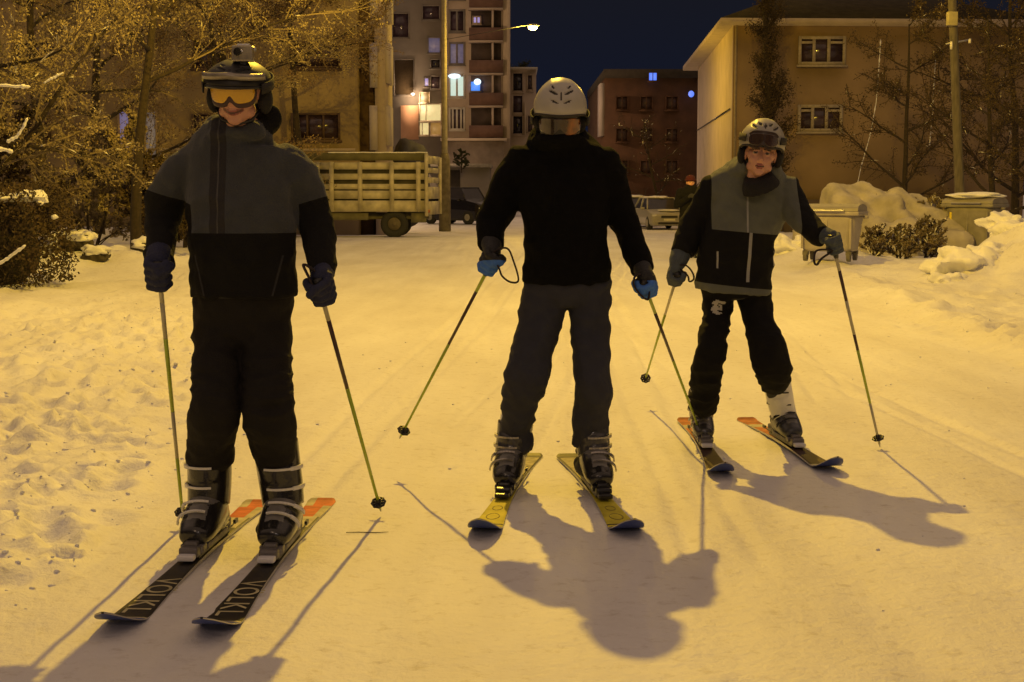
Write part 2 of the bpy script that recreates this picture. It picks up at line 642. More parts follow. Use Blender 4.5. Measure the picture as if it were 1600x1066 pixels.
def wbox(parent, name, x0, x1, y0, y1, Y, depth, m, z0=None):
    """facade block between photo columns x0..x1 and rows y0 (top)..y1 (bottom) standing at distance Y"""
    a, b = px(x0, y0, Y), px(x1, y1, Y)
    zt, zb = a.z, (b.z if z0 is None else z0)
    q = MB()
    q.box(((a.x + b.x) / 2, Y + depth / 2, (zt + zb) / 2), (abs(b.x - a.x) / 2, depth / 2, abs(zt - zb) / 2))
    return q.build(name, m, parent, True)


def win(parent, x0, x1, y0, y1, Y, glass, cols=(0.5,), rows=(), fm=None, fw=0.07, proud=0.0):
    a, b = px(x0, y0, Y), px(x1, y1, Y)
    q = MB()
    yy = Y - 0.045 - proud
    w, h = b.x - a.x, a.z - b.z
    cx, cz = (a.x + b.x) / 2, (a.z + b.z) / 2
    for sx in (-1, 1):
        q.box((cx + sx * (w / 2 - fw / 2), yy, cz), (fw / 2, 0.05, h / 2))
    for sz in (-1, 1):
        q.box((cx, yy, cz + sz * (h / 2 - fw / 2)), (w / 2 - fw - 0.001, 0.048, fw / 2))
    for c in cols:
        q.box((a.x + w * c, yy, cz), (fw * 0.5, 0.044, h / 2 - fw - 0.001))
    for (r, c0, c1) in rows:
        q.box((a.x + w * (c0 + c1) / 2, yy, b.z + h * r), (w * (c1 - c0) / 2 - fw * 0.5, 0.040, fw * 0.4))
    f = q.build('window', fm or FRAMEW, parent, True)
    p = MB()
    p.box((cx, Y - 0.012 - proud, cz), (w / 2 - fw * 0.5, 0.016, h / 2 - fw * 0.5))
    p.build('pane', glass, f, True)
    s = MB()
    s.box((cx, Y - 0.09 - proud, b.z - 0.045), (w / 2 + 0.06, 0.09, 0.04))
    s.build('sill', fm or FRAMEW, f, True)
    return f


# --- yellow house behind the truck
Y = 52
g0 = gz_far(Y)
bl = empty('apartment_house', (px(450, 0, Y).x, Y, g0), 0, 'ochre apartment house behind the livestock truck, half hidden by frosted trees', 'building')
wbox(bl, 'wall', -320, 556, -420, 0, Y, 14, OCHRE, g0 - 0.3)
wbox(bl, 'stair_recess', 556, 581, -420, 0, Y + 0.9, 2.4, mat('brown_recess', (0.13, 0.085, 0.055), 0.9, 0.2, 2), g0 - 0.3)
wbox(bl, 'pilaster', 580.5, 600, -420, 0, Y + 0.1, 3.3, BEIGE, g0 - 0.3)
for k in range(6):
    y0 = 165 - k * 98
    wbox(bl, 'balcony', 600.5, 609, y0, y0 + 62, Y + 0.3, 1.6, LILAC)
    wbox(bl, 'panel', 577, 590, y0, y0 + 70, Y + 0.02, 0.07, LILAC)
for k in range(5):
    y0 = 177 - k * 112
    win(bl, 455, 532, y0, y0 + 42, Y, GLASSP, (0.33, 0.66), fm=mat('brown_frame_wood', (0.10, 0.06, 0.03), 0.7))
    win(bl, 300, 352, y0, y0 + 42, Y, GLASSP, (0.5,), fm=mat('brown_frame_wood', (0.10, 0.06, 0.03), 0.7))
    win(bl, 20, 80, y0, y0 + 42, Y, GLASSP, (0.5,), fm=mat('brown_frame_wood', (0.10, 0.06, 0.03), 0.7))
win(bl, 184, 206, 172, 250, Y, DIM_L, (), fm=OCHRE)
win(bl, 224, 248, 172, 252, Y, lit('faint_curtain', (0.22, 0.18, 0.18), 0.28), (), fm=OCHRE)
wbox(bl, 'string_course', -320, 555, 232, 236, Y - 0.08, 0.079, BEIGE)

# --- tall block far down the street
Y = 124
g0 = gz_far(Y)
bt = empty('apartment_block', (px(700, 0, Y).x, Y, g0), 0, 'tall pinkish apartment block with lit white and blue windows beyond the lamp pole', 'building')
wbox(bt, 'wall', 691, 797, -260, 0, Y, 16, BEIGE, g0 - 0.3)
wbox(bt, 'side_wing', 590, 691, -260, 0, Y + 3.0, 13, GREYW, g0 - 0.3)
wbox(bt, 'ground_floor', 690.5, 787, 221, 0, Y - 2.2, 2.19, mat('shop_front', (0.22, 0.18, 0.15), 0.9, 0.2, 1.5), g0 - 0.3)
wbox(bt, 'canopy', 688, 792, 216, 220, Y - 2.6, 2.59, CREAMW)
wbox(bt, 'corner_pier', 786, 797, -260, 216, Y - 0.25, 0.24, CREAMW)
for k in range(-4, 5):
    y0 = 168 - 51.0 * k
    # window column
    gl, cc, rr = GLASSP, (0.5,), ()
    if k == 1:
        gl = LIT_W
    if k == 2:
        gl = DIM_B
    if k < 0:
        continue
    win(bt, 701, 727, y0, y0 + 36, Y, gl, (0.25, 0.5, 0.75) if k == 0 else (0.5,), fm=FRAMEW if k < 2 else GREYW, fw=0.16)
    wbox(bt, 'panel', 696.5, 699.5, y0 - 4, y0 + 45, Y - 0.2, 0.19, CREAMW)
    # recessed looking balcony: dark opening, slab, parapet, partition
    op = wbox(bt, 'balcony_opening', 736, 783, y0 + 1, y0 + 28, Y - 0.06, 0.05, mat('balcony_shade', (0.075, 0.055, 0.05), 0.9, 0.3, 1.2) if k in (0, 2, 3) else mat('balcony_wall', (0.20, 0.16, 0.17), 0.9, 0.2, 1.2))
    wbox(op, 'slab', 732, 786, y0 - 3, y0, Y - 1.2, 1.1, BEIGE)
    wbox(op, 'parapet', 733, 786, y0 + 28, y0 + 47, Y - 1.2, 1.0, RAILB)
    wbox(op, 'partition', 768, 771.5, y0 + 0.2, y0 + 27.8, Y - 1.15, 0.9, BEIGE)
lw = win(bt, 735, 751, 127, 143, Y - 0.5, LIT_B, (), fm=GREYW, fw=0.05)
lw2 = win(bt, 738, 752, 25, 38, Y - 0.5, LIT_P, (0.5,), fm=BEIGE, fw=0.12)
gb = MB()
gb.ell(px(746, 128, Y - 0.8), (0.30, 0.12, 0.26), n=12)
gb.build('ceiling_lamp', lit('globe', (0.7, 0.9, 1.0), 1.6), bt, True)
gb = MB()
gb.ell(px(710, 119, Y - 0.25), (0.52, 0.08, 0.20), n=12)
gb.build('ceiling_lamp', lit('globe', (0.7, 0.9, 1.0), 1.6), bt, True)
Y2 = Y + 3.0
for (a, b, c, d, m) in ((659, 688, 8, 32, GLASSP), (668, 689, 58, 84, DIM_B), (672, 689, 92, 108, GLASSD), (615, 648, 92, 150, mat('brown_shutter', (0.06, 0.04, 0.02), 0.9)), (672, 689, 118, 140, GLASSP),
                        (662, 671, 121, 136, LIT_P), (612, 640, 20, 60, GLASSP)):
    win(bt, a, b, c, d, Y2, m, (), fm=GREYW, fw=0.1)
for (a, b, c, d, m) in ((655, 672, 144, 161, LIT_WALL_O), (655, 690, 162, 190, LIT_WALL_C), (655, 671, 191, 212, LIT_WALL_C), (672, 690, 191, 212, LIT_WALL_O)):  # glowing panels stand in for wall lit by the lamp
    win(bt, a, b, c, d, Y2 - 0.4, m, (0.3,) if m is LIT_WALL_C else (), fm=CREAMW, fw=0.08)
wbox(bt, 'lit_wall_patch', 626, 654, 165, 218, Y2 - 0.4, 0.39, mat('lit_wall_salmon', (0.52, 0.30, 0.20), 0.9, 0.1, 1))  # salmon block puts the lamplit patch of wall into colour
wl_ = MB()
wlp = px(645, 147, Y2 - 0.9)
wl_.ell(wlp, (0.16, 0.1, 0.09), n=12)
wl_.build('wall_lamp', lit('wall_lamp_glow', (0.9, 0.85, 0.7), 4.0), bt, True)
ld = bpy.data.lights.new('wall_lamp_light', 'POINT')
ld.energy = 260
ld.color = (1.0, 0.66, 0.35)
ld.shadow_soft_size = 0.15
lo = bpy.data.objects.new('wall_lamp_light', ld)
lo.location = wlp + Vector((0, -0.3, -0.3))
COL.objects.link(lo)
lo.parent = bt
lo.matrix_parent_inverse = wmat(bt).inverted()

# --- low annex and shrub in front of the tall block
Y = 100
g0 = gz_far(Y)
ax = empty('annex', (px(725, 0, Y).x, Y, g0), 0, 'low grey walled annex behind the dark parked van', 'building')
wbox(ax, 'wall', 668, 765, 262, 0, Y, 6, GREYW, g0 - 0.2)
wbox(ax, 'roof_slab', 664, 768, 256, 261.5, Y - 0.4, 7, CONC)
wbox(ax, 'door', 700, 718, 266, 0, Y - 0.05, 0.045, ROOFM, g0)

# --- narrow block behind
Y = 142
g0 = gz_far(Y)
bn = empty('apartment_block', (px(815, 0, Y).x, Y, g0), 0, 'narrow beige block with tall dark windows just left of the middle helmet', 'building')
wbox(bn, 'wall', 792, 838, 108, 0, Y, 12, BEIGE, g0 - 0.3)
wbox(bn, 'cornice', 790, 840, 105, 108, Y - 0.5, 12.6, FRAMEW)
for (a, b, c, d, m) in ((800, 818, 113, 144, GLASSD), (800, 818, 148, 178, GLASSP), (800, 818, 180, 211, GLASSD), (823, 833, 116, 142, GLASSP), (823, 833, 180, 208, GLASSP)):
    win(bn, a, b, c, d, Y, m, (), fm=BEIGE, fw=0.12)
wbox(bn, 'cream_strip', 819.5, 822, 160, 211, Y - 0.35, 0.34, CREAMW)  # narrow cream strip between the window columns

# --- brown building
Y = 100
g0 = gz_far(Y)
bb = empty('brick_building', (px(1015, 0, Y).x, Y, g0), 0, 'unlit red brown building behind the parked cars with one small blue window', 'building')
wbox(bb, 'wall', 945, 1110, 122, 0, Y, 22, BROWNW, g0 - 0.3)
wbox(bb, 'lit_edge', 938, 944.8, 130, 212, Y + 0.15, 3, LILAC)  # lilac strip paints the bluish light on the building's left edge
wbox(bb, 'roof', 944, 1112, 108, 121.8, Y - 0.3, 22.5, ROOFM)
win(bb, 1013, 1027, 113, 127, Y - 0.32, LIT_S, (0.5,), fm=BROWNW, fw=0.05)
for k in range(3):
    for (a, b) in ((962, 982), (1000, 1020), (1040, 1060)):
        win(bb, a, b, 150 + k * 50, 172 + k * 50, Y, mat('unlit_pane', (0.045, 0.022, 0.014), 0.5, 0.3, 2), (0.5,), fm=BROWNW)
sc_ = MB()
sc_.ell(px(1080, 147, Y - 0.5), (0.20, 0.14, 0.22), n=12)
sc_.build('wall_lamp', LIT_S, bb, True)

# --- house on the right
g0 = gz_far(59)
bh = empty('house', (14, 59, g0), 0, 'tan two storey house on the right with wide eaves and a side wall coloured pale as lamplit', 'building')
foot = [(8.68, 59.0), (20.5, 59.6), (21.2, 80), (9.95, 80)]
H = px(1200, 40, 59).z
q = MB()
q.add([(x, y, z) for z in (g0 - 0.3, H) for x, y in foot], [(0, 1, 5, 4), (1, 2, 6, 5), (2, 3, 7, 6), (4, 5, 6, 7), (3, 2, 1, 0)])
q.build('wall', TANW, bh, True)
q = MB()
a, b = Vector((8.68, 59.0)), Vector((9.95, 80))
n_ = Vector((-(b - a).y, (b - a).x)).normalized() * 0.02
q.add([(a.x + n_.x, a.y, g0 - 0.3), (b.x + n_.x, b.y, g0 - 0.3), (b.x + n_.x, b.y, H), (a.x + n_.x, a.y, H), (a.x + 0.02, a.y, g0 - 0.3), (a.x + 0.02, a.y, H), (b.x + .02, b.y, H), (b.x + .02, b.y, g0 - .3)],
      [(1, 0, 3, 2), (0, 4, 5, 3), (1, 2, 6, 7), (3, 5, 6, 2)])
q.build('side_wall', CREAMW, bh, True)  # cream skin puts the street-lit brightness into the wall colour
q = MB()                                                     # eaves slab
ov = [(8.10, 58.3), (21.2, 58.9), (22.0, 80.8), (9.20, 80.7)]
q.add([(x, y, z) for z in (H, H + 0.22) for x, y in ov], [(3, 2, 1, 0), (4, 5, 6, 7), (0, 1, 5, 4), (1, 2, 6, 5), (2, 3, 7, 6), (3, 0, 4, 7)])
q.build('eaves', mat('eaves_paint', (0.40, 0.33, 0.26), 0.85, 0.1, 2), bh, True)
q = MB()
rd = [(13.6, 65), (16.6, 75)]
q.add([(x, y, H + 0.223) for x, y in ov] + [(x, y, H + 2.6) for x, y in rd], [(0, 1, 4), (1, 2, 5, 4), (2, 3, 5), (3, 0, 4, 5), (3, 2, 1, 0)])
q.build('roof', ROOFM, bh, True)
for (x0, x1, y0, y1) in ((1247, 1320, 57, 102), (1246, 1315, 164, 206)):
    win(bh, x0, x1, y0, y1, 59.05, GLASSP, (0.33, 0.64), ((0.78, 0.0, 0.33), (0.78, 0.64, 1.0)), fm=mat('aged_frame', (0.36, 0.31, 0.23), 0.7), fw=0.12, proud=0.06)
wbox(bh, 'plinth', 1141, 1540, 312, 0, 58.9, 0.13, mat('plinth', (0.12, 0.09, 0.06), 0.95, 0.2, 2), g0 - 0.3)
pk = MB()
for zz in (1.9, 4.9):
    pk.tube([(8.62 + 0.0, 59.2, g0 + zz), (9.90, 79.8, g0 + zz)], 0.03, 6)
pk.build('wall_cable', BLACKP, bh, True)
dp = MB()
dp.tube([(8.80, 58.90, g0), (8.80, 58.90, H)], 0.05, 8)
dp.build('downpipe', mat('pipe', (0.25, 0.2, 0.13), 0.7), bh, True)
# ============================================================ vehicles and street things
def snow_cap(parent, c, r, seed=0, n=28, name='snow_cap'):
    s = MB()
    s.ell(c, r, n=n, jit=0.35, seed=seed)
    return s.build(name, SNOW, parent, True, True)


# --- livestock truck: side on, tail to the right
TY = 46.4
tg = gz_far(TY)
TR = empty('stake_truck', (px(590, 0, TY).x, TY, tg), 0, 'pale stake bed truck parked side on with snow along its top rail', 'truck')
TP = mat('truck_paint', (0.42, 0.38, 0.27), 0.6, 0.3, 3, 0.1, 30)
TD = mat('truck_dark', (0.05, 0.045, 0.03), 0.8, 0.3, 5)
xl, xr = px(470, 0, TY).x, px(664, 0, TY).x
xb = px(681, 0, TY).x
Z = lambda y: px(600, y, TY).z
W_ = 2.1


def slab(mb, x0, x1, y0, y1, yy=0.0, t=0.03, mi=0):
    mb.box(((x0 + x1) / 2, TY + yy, (Z(y0) + Z(y1)) / 2), ((x1 - x0) / 2, t, abs(Z(y0) - Z(y1)) / 2), 0, mi)


q = MB()
PX = lambda x: px(x, 0, TY).x
for (y0, y1) in ((254, 265), (271.5, 281), (287.5, 296), (298, 311), (313.5, 331)):
    slab(q, xl, xr, y0, y1, 0.0 if y0 < 299 else -0.02, 0.025)
q.build('side_boards', TP, TR, True)
for x in (493, 515, 560, 610, 652):
    q = MB()
    slab(q, PX(x - 3.5), PX(x + 3.5), 253, 331, -0.07, 0.04)
    q.build('stake', TP, TR, True)
q = MB()
slab(q, xl, xr, 239, 251, 0.0, 0.03)
q.build('top_board', mat('olive_board', (0.11, 0.10, 0.045), 0.8, 0.2, 3), TR, True)
q = MB()
q.box(((xl + xr) / 2, TY + W_ / 2, (Z(253) + Z(331)) / 2), ((xr - xl) / 2 - 0.05, W_ / 2 - 0.08, (Z(253) - Z(331)) / 2 - 0.03))
q.build('bed_inside', TD, TR, True)
q = MB()                                      # tailboard, turned a little towards the street
for (y0, y1) in ((243, 256), (262, 270), (277, 286), (292, 311), (315, 336)):
    z0, z1 = Z(y1), Z(y0)
    q.add([(xr + 0.02, TY - 0.10, z0), (xb, TY + W_, z0), (xb, TY + W_, z1), (xr + 0.02, TY - 0.10, z1),
           (xr - 0.04, TY - 0.06, z0), (xb - 0.06, TY + W_ + 0.03, z0), (xb - 0.06, TY + W_ + 0.03, z1), (xr - 0.04, TY - 0.06, z1)],
          [(0, 1, 2, 3), (7, 6, 5, 4), (0, 4, 5, 1), (3, 2, 6, 7), (0, 3, 7, 4), (1, 5, 6, 2)])
q.tube([(xr + 0.02, TY - 0.12, Z(338)), (xr + 0.02, TY - 0.12, Z(240))], 0.06, 8)
q.tube([(xb + 0.0, TY + W_, Z(336)), (xb + 0.0, TY + W_, Z(244))], 0.06, 8)
q.build('tailboard', TP, TR, True)
q = MB()
slab(q, xl, PX(572), 333, 344, 0.05, 0.03)
slab(q, PX(640), PX(664), 333, 348, 0.05, 0.03)
q.box(((xl + xr) / 2, TY + 0.6, Z(338)), ((xr - xl) / 2, 0.06, 0.10))
q.box(((xl + xr) / 2, TY + 1.5, Z(338)), ((xr - xl) / 2, 0.06, 0.10))
q.build('chassis', mat('chassis_paint', (0.13, 0.12, 0.07), 0.8, 0.3, 4), TR, True)
for (xx, yy) in ((613, 0.16), (613, W_ - 0.25), (420, 0.16), (420, W_ - 0.25)):
    w = MB()
    r = 0.43
    c = Vector((PX(xx), TY + yy, gz_far(TY) + r - 0.02))
    prof = [(0.0, 0.6), (0.5, 0.6), (0.62, 1.0), (0.8, 1.0), (1.0, 0.85), (1.0, -0.85), (0.8, -1.0), (0.62, -1.0), (0.5, -0.6), (0, -0.6)]
    vs_, fs_ = [], []
    for k in range(32):
        a = 2 * math.pi * k / 32
        for pr, pw in prof:
            vs_.append(c + Vector((math.cos(a) * pr * r, pw * 0.13, math.sin(a) * pr * r)))
    m_ = len(prof)
    for k in range(32):
        for i in range(m_ - 1):
            fs_.append((k * m_ + i, k * m_ + i + 1, ((k + 1) % 32) * m_ + i + 1, ((k + 1) % 32) * m_ + i))
    w.add(vs_, fs_)
    wo = w.build('wheel', RUBBER, TR, True)
    h = MB()
    h.tube([c + Vector((0, -0.10, 0)), c + Vector((0, 0.10, 0))], 0.2, 20)
    h.tube([c + Vector((0, -0.15, 0)), c + Vector((0, 0, 0))], 0.07, 12)
    h.build('hub', mat('wheel_hub', (0.12, 0.10, 0.07), 0.7), wo, True)
q = MB()                                       # cab
q.bevbox((PX(425), TY + W_ / 2, 1.05), (0.95, W_ / 2 - 0.08, 0.48), 0.1)
q.bevbox((PX(433), TY + W_ / 2, 1.85), (0.75, W_ / 2 - 0.14, 0.42), 0.14)
q.build('cab', TP, TR, True, True)
q = MB()
q.box((PX(433), TY + 0.125, 1.88), (0.5, 0.02, 0.26))
q.build('cab_window', GLASSD, TR, True)
q = MB()
n = 60
for i in range(n):
    x = PX(512) + (xr - PX(512)) * i / (n - 1)
    q.ell((x, TY + 0.0, Z(239) + 0.01 + 0.008 * noise.noise(Vector((x * 4, 0, 0)))), (0.06, 0.05, 0.02), n=8)
q.build('snow_ridge', SNOW, TR, True, True)
q = MB()
q.bevbox(((PX(482)), TY - 0.1, Z(266)), (0.20, 0.06, 0.10), 0.02)
q.build('corner_bracket', TP, TR, True)
q = MB()
q.bevbox((PX(668), TY - 0.12, Z(330)), (0.05, 0.03, 0.05), 0.01)
q.build('tail_light', mat('red_lens', (0.25, 0.05, 0.02), 0.3), TR, True)


def wheel_mesh(mb, c, r, w):
    mb.tube([c + Vector((-w, 0, 0)), c + Vector((-w * 0.8, 0, 0)), c + Vector((w * 0.8, 0, 0)), c + Vector((w, 0, 0))], [r * 0.86, r, r, r * 0.86], 24)


def car(name, label, cat, group, loc, rz, L, Wd, H, paint, hood=0.27, snow=True, boxy=False):
    """local -Y is the front"""
    root = empty(name, loc, rz, label, cat, group)
    st = []
    hb = H * 0.60
    # stations along length: y, half width, bottom, shoulder height
    for t, wf, zb, zs in ((0, 0.80, 0.30, 0.52), (0.015, 0.90, 0.22, 0.58), (0.06, 0.97, 0.19, 0.64), (0.14, 1.0, 0.19, 0.685), (hood, 1.0, 0.2, 0.735), (0.5, 1.0, 0.2, 0.76),
                          (0.8, 1.0, 0.2, 0.78), (0.94, 0.97, 0.22, 0.78), (0.99, 0.92, 0.26, 0.74), (1.0, 0.85, 0.32, 0.6)):
        st.append((-L / 2 + L * t, Wd / 2 * wf, zb, H * (zs * 0.86 + (0.05 if boxy else 0))))
    vs_, fs_ = [], []
    for y, w, zb, zs in st:
        prof = [(-w * 0.9, zb), (-w, zb + 0.1), (-w * 1.0, (zb + zs) / 2), (-w * 0.97, zs - 0.05), (-w * 0.86, zs), (0, zs + 0.025),
                (w * 0.86, zs), (w * 0.97, zs - 0.05), (w, (zb + zs) / 2), (w, zb + 0.1), (w * 0.9, zb)]
        vs_ += [(x, y, z) for x, z in prof]
    m_ = 11
    for i in range(len(st) - 1):
        for k in range(m_):
            a, b = i * m_ + k, i * m_ + (k + 1) % m_
            fs_.append((a, a + m_, b + m_, b))
    fs_.append(tuple(range(m_)))
    fs_.append(tuple(range((len(st) - 1) * m_, len(st) * m_))[::-1])
    q = MB()
    q.add(vs_, fs_)
    bo = q.build('body', paint, root, False, False)
    y0, y1, y2, y3 = -L / 2 + L * hood, -L / 2 + L * (hood + (0.07 if boxy else 0.15)), -L / 2 + L * (0.93 if boxy else 0.82), -L / 2 + L * 0.95
    wb, wt = Wd / 2 * 0.90, Wd / 2 * 0.72
    zb = H * (0.735 * 0.86 + (0.05 if boxy else 0)) + 0.0
    gh = MB()
    P = [(-wb, y0, zb), (wb, y0, zb), (wb, y3, zb + 0.03), (-wb, y3, zb + 0.03), (-wt, y1, H * 0.97), (wt, y1, H * 0.97), (wt, y2, H * 0.98), (-wt, y2, H * 0.98)]
    gh.add(P, [(0, 1, 5, 4), (1, 2, 6, 5), (2, 3, 7, 6), (3, 0, 4, 7)])
    gh.build('windows', GLASSD, root, False, False)
    rf = MB()
    rf.bevbox((0, (y1 + y2) / 2, H * 0.985), (wt + 0.02, (y2 - y1) / 2 + 0.03, 0.025), 0.018)
    for sx in (-1, 1):
        rf.tube([(sx * (wb), y0, zb), (sx * (wt + 0.01), y1, H * 0.975)], 0.035, 6)
        rf.tube([(sx * (wb), y3, zb), (sx * (wt + 0.01), y2, H * 0.975)], 0.045, 6)
        rf.tube([(sx * (wb + 0.01), (y0 + y3) / 2, zb), (sx * (wt + 0.015), (y1 + y2) / 2, H * 0.975)], 0.035, 6)
    rf.build('roof', paint, root, True, False)
    for sx in (-1, 1):
        for yy in (-L * 0.32, L * 0.30):
            w = MB()
            wheel_mesh(w, Vector((sx * (Wd / 2 - 0.10), yy, 0.31 if not boxy else 0.37)), 0.31 if not boxy else 0.37, 0.11)
            wo = w.build('wheel', RUBBER, root, True, False)
            h = MB()
            h.tube([(sx * (Wd / 2 - 0.02), yy, 0.31 if not boxy else 0.37), (sx * (Wd / 2 + 0.02), yy, 0.31 if not boxy else 0.37)], 0.18, 16)
            h.build('rim', mat('rim_grey', (0.25, 0.24, 0.22), 0.5), wo, False, False)
        hl = MB()
        hl.ell((sx * Wd * 0.36, -L / 2 + 0.10, H * 0.44), (0.17, 0.10, 0.075), n=14)
        hl.build('headlight', mat('headlight_glass', (0.55, 0.55, 0.52), 0.08, 0.05, 20, coat=1.0), root, True, False)
        mr = MB()
        mr.bevbox((sx * (Wd / 2 + 0.08), y0 + 0.25, H * 0.66), (0.09, 0.05, 0.06), 0.03)
        mr.build('mirror', paint, root, True, False)
    g = MB()
    g.bevbox((0, -L / 2 - 0.005, H * 0.41), (Wd * 0.22, 0.03, 0.045), 0.01)
    g.bevbox((0, -L / 2 - 0.005, H * 0.22), (Wd * 0.30, 0.03, 0.055), 0.01)
    g.build('grille', BLACKP, root, False, False)
    g = MB()
    g.bevbox((0, -L / 2 - 0.045, H * 0.315), (0.26, 0.008, 0.055), 0.004)
    g.build('number_plate', mat('plate_white', (0.6, 0.58, 0.45), 0.5), root, False, False)
    g = MB()
    g.bevbox((0, -L / 2 + 0.0, H * 0.27), (Wd * 0.42, 0.07, 0.035), 0.025)
    g.build('bumper', paint, root, True, False)
    if snow:
        s = MB()
        s.ell((0, (y1 + y2) / 2, H * 1.0), (wt * 0.95, (y2 - y1) / 2, 0.075), n=24, jit=0.4, seed=3)
        s.build('roof_snow', SNOW, root, True, False)
        s = MB()
        s.ell((0.1, -L / 2 + L * hood * 0.5, H * 0.60), (wt * 0.9, L * hood * 0.36, 0.05), n=24, jit=0.4, seed=8)
        s.build('bonnet_snow', SNOW, root, True, False)
    return root


cg = 'cars parked at the end of the street'
P_ = px(1030, 300, 68)
car('parked_car', 'silver hatchback with snow on its roof facing the camera beside the onlooker', 'car', cg, (P_.x, 68, gz_far(68)), R(8), 3.9, 1.68, 1.45,
    mat('silver_paint', (0.30, 0.29, 0.26), 0.35, 0.05, 10, coat=0.4))
P_ = px(990, 300, 73)
car('parked_car', 'white car half hidden behind the middle skier\'s arm and the silver hatchback', 'car', cg, (P_.x, 73, gz_far(73)), R(-6), 4.1, 1.7, 1.48,
    mat('white_paint', (0.55, 0.54, 0.52), 0.4, 0.05, 10, coat=0.4))
P_ = px(717, 300, 79)
car('parked_van', 'black boxy off road car parked behind the grey lamp pole and truck tail', 'car', cg, (P_.x, 79, gz_far(79)), R(52), 4.2, 1.85, 1.95,
    mat('black_paint', (0.008, 0.007, 0.007), 0.25, 0.1, 10, coat=0.5), hood=0.24, snow=False, boxy=True)

# tarpaulin heap behind the truck
Y = 60
tp = MB()
c0 = px(640, 228, Y)
tp.ell((c0.x, Y, c0.z - 0.9), (0.75, 0.8, 1.25), n=24, jit=0.25, seed=4)
tp.ell((c0.x - 0.0, Y, c0.z - 1.6), (0.8, 0.9, 1.6), n=24, jit=0.15, seed=2)
o = tp.build('tarpaulin_heap', mat('navy_tarp', (0.035, 0.035, 0.06), 0.7, 0.3, 4, 0.4, 6), None, True, True)
sset(o, 'tall heap under a dark navy tarpaulin behind the truck tail', 'tarpaulin')

# --- wheeled bins
YB = 25.0
pb = px(1297, 424, YB)
gB = gz(pb.x, YB) + 0.0


def wheeled_bin(name, label, loc, rz, w, d, h, paint, lidm, group, snow=0.0):
    root = empty(name, loc, rz, label, 'bin', group)
    z0 = 0.17
    q = MB()
    n = 9
    rows = []
    for i in range(n + 1):
        t = i / n
        f = 0.84 + 0.16 * t
        rows.append((z0 + (h - z0 - 0.12) * t, w / 2 * f, d / 2 * f))
    vs_, fs_ = [], []
    K = 24
    for z, a, b in rows:
        for k in range(K):
            ang = 2 * math.pi * (k + 0.5) / K
            cx, cy = math.cos(ang), math.sin(ang)
            m_ = max(abs(cx), abs(cy))
            e_ = 0.78
            x = a * math.copysign(abs(cx) ** 0.35, cx)
            y = b * math.copysign(abs(cy) ** 0.35, cy)
            vs_.append((x, y, z))
    for i in range(n):
        for k in range(K):
            a, b = i * K + k, i * K + (k + 1) % K
            fs_.append((a, b, b + K, a + K))
    fs_.append(tuple(range(K))[::-1])
    fs_.append(tuple(range(n * K, n * K + K)))
    q.add(vs_, fs_)
    for sx in (-0.5, 0.0, 0.5):
        q.bevbox((sx * w * 0.8, -d / 2 * 0.93, h * 0.52), (0.02, 0.025, h * 0.28), 0.01)
    q.build('body', paint, root, True, False)
    r = MB()
    r.bevbox((0, 0, h - 0.10), (w / 2 + 0.04, d / 2 + 0.04, 0.035), 0.02)
    for sx in (-1, 1):
        r.tube([(sx * (w / 2 + 0.03), 0, h - 0.16), (sx * (w / 2 + 0.12), 0, h - 0.16)], 0.025, 10)
    r.build('rim', paint, root, True, False)
    l = MB()
    vs_, fs_ = [], []
    for i in range(2):
        x = (-1, 1)[i] * (w / 2 + 0.02)
        for k in range(13):
            a = math.pi * k / 12
            vs_.append((x, -math.cos(a) * (d / 2 + 0.02), h - 0.06 + math.sin(a) ** 0.7 * 0.12))
    for k in range(12):
        fs_.append((k, k + 1, 14 + k, 13 + k))
    fs_ += [tuple(range(13)), tuple(range(13, 26))[::-1], (0, 13, 25, 12)]
    l.add(vs_, fs_)
    lo_ = l.build('lid', lidm, root, False, False)
    hd = MB()
    hd.tube([(-w * 0.3, -d / 2 - 0.05, h - 0.05), (-w * 0.3, -d / 2 - 0.09, h - 0.05), (w * 0.3, -d / 2 - 0.09, h - 0.05), (w * 0.3, -d / 2 - 0.05, h - 0.05)], 0.012, 8)
    hd.build('handle', STEEL, lo_, False, False)
    for sx in (-1, 1):
        for sy in (-1, 1):
            c = MB()
            cc = Vector((sx * w * 0.36, sy * d * 0.34, 0.085))
            c.tube([cc + Vector((-0.03, 0, 0)), cc + Vector((0.03, 0, 0))], 0.085, 20)
            c.box((cc.x, cc.y, 0.14), (0.045, 0.05, 0.035))
            c.build('castor', mat('castor_grey', (0.13, 0.12, 0.10), 0.7), root, False, False)
    if snow:
        s = MB()
        s.ell((0, 0, h + 0.10), (w / 2 + 0.03, d / 2 + 0.03, snow), n=28, jit=0.3, seed=5)
        s.build('lid_snow', SNOW, root, True, False)
    return root


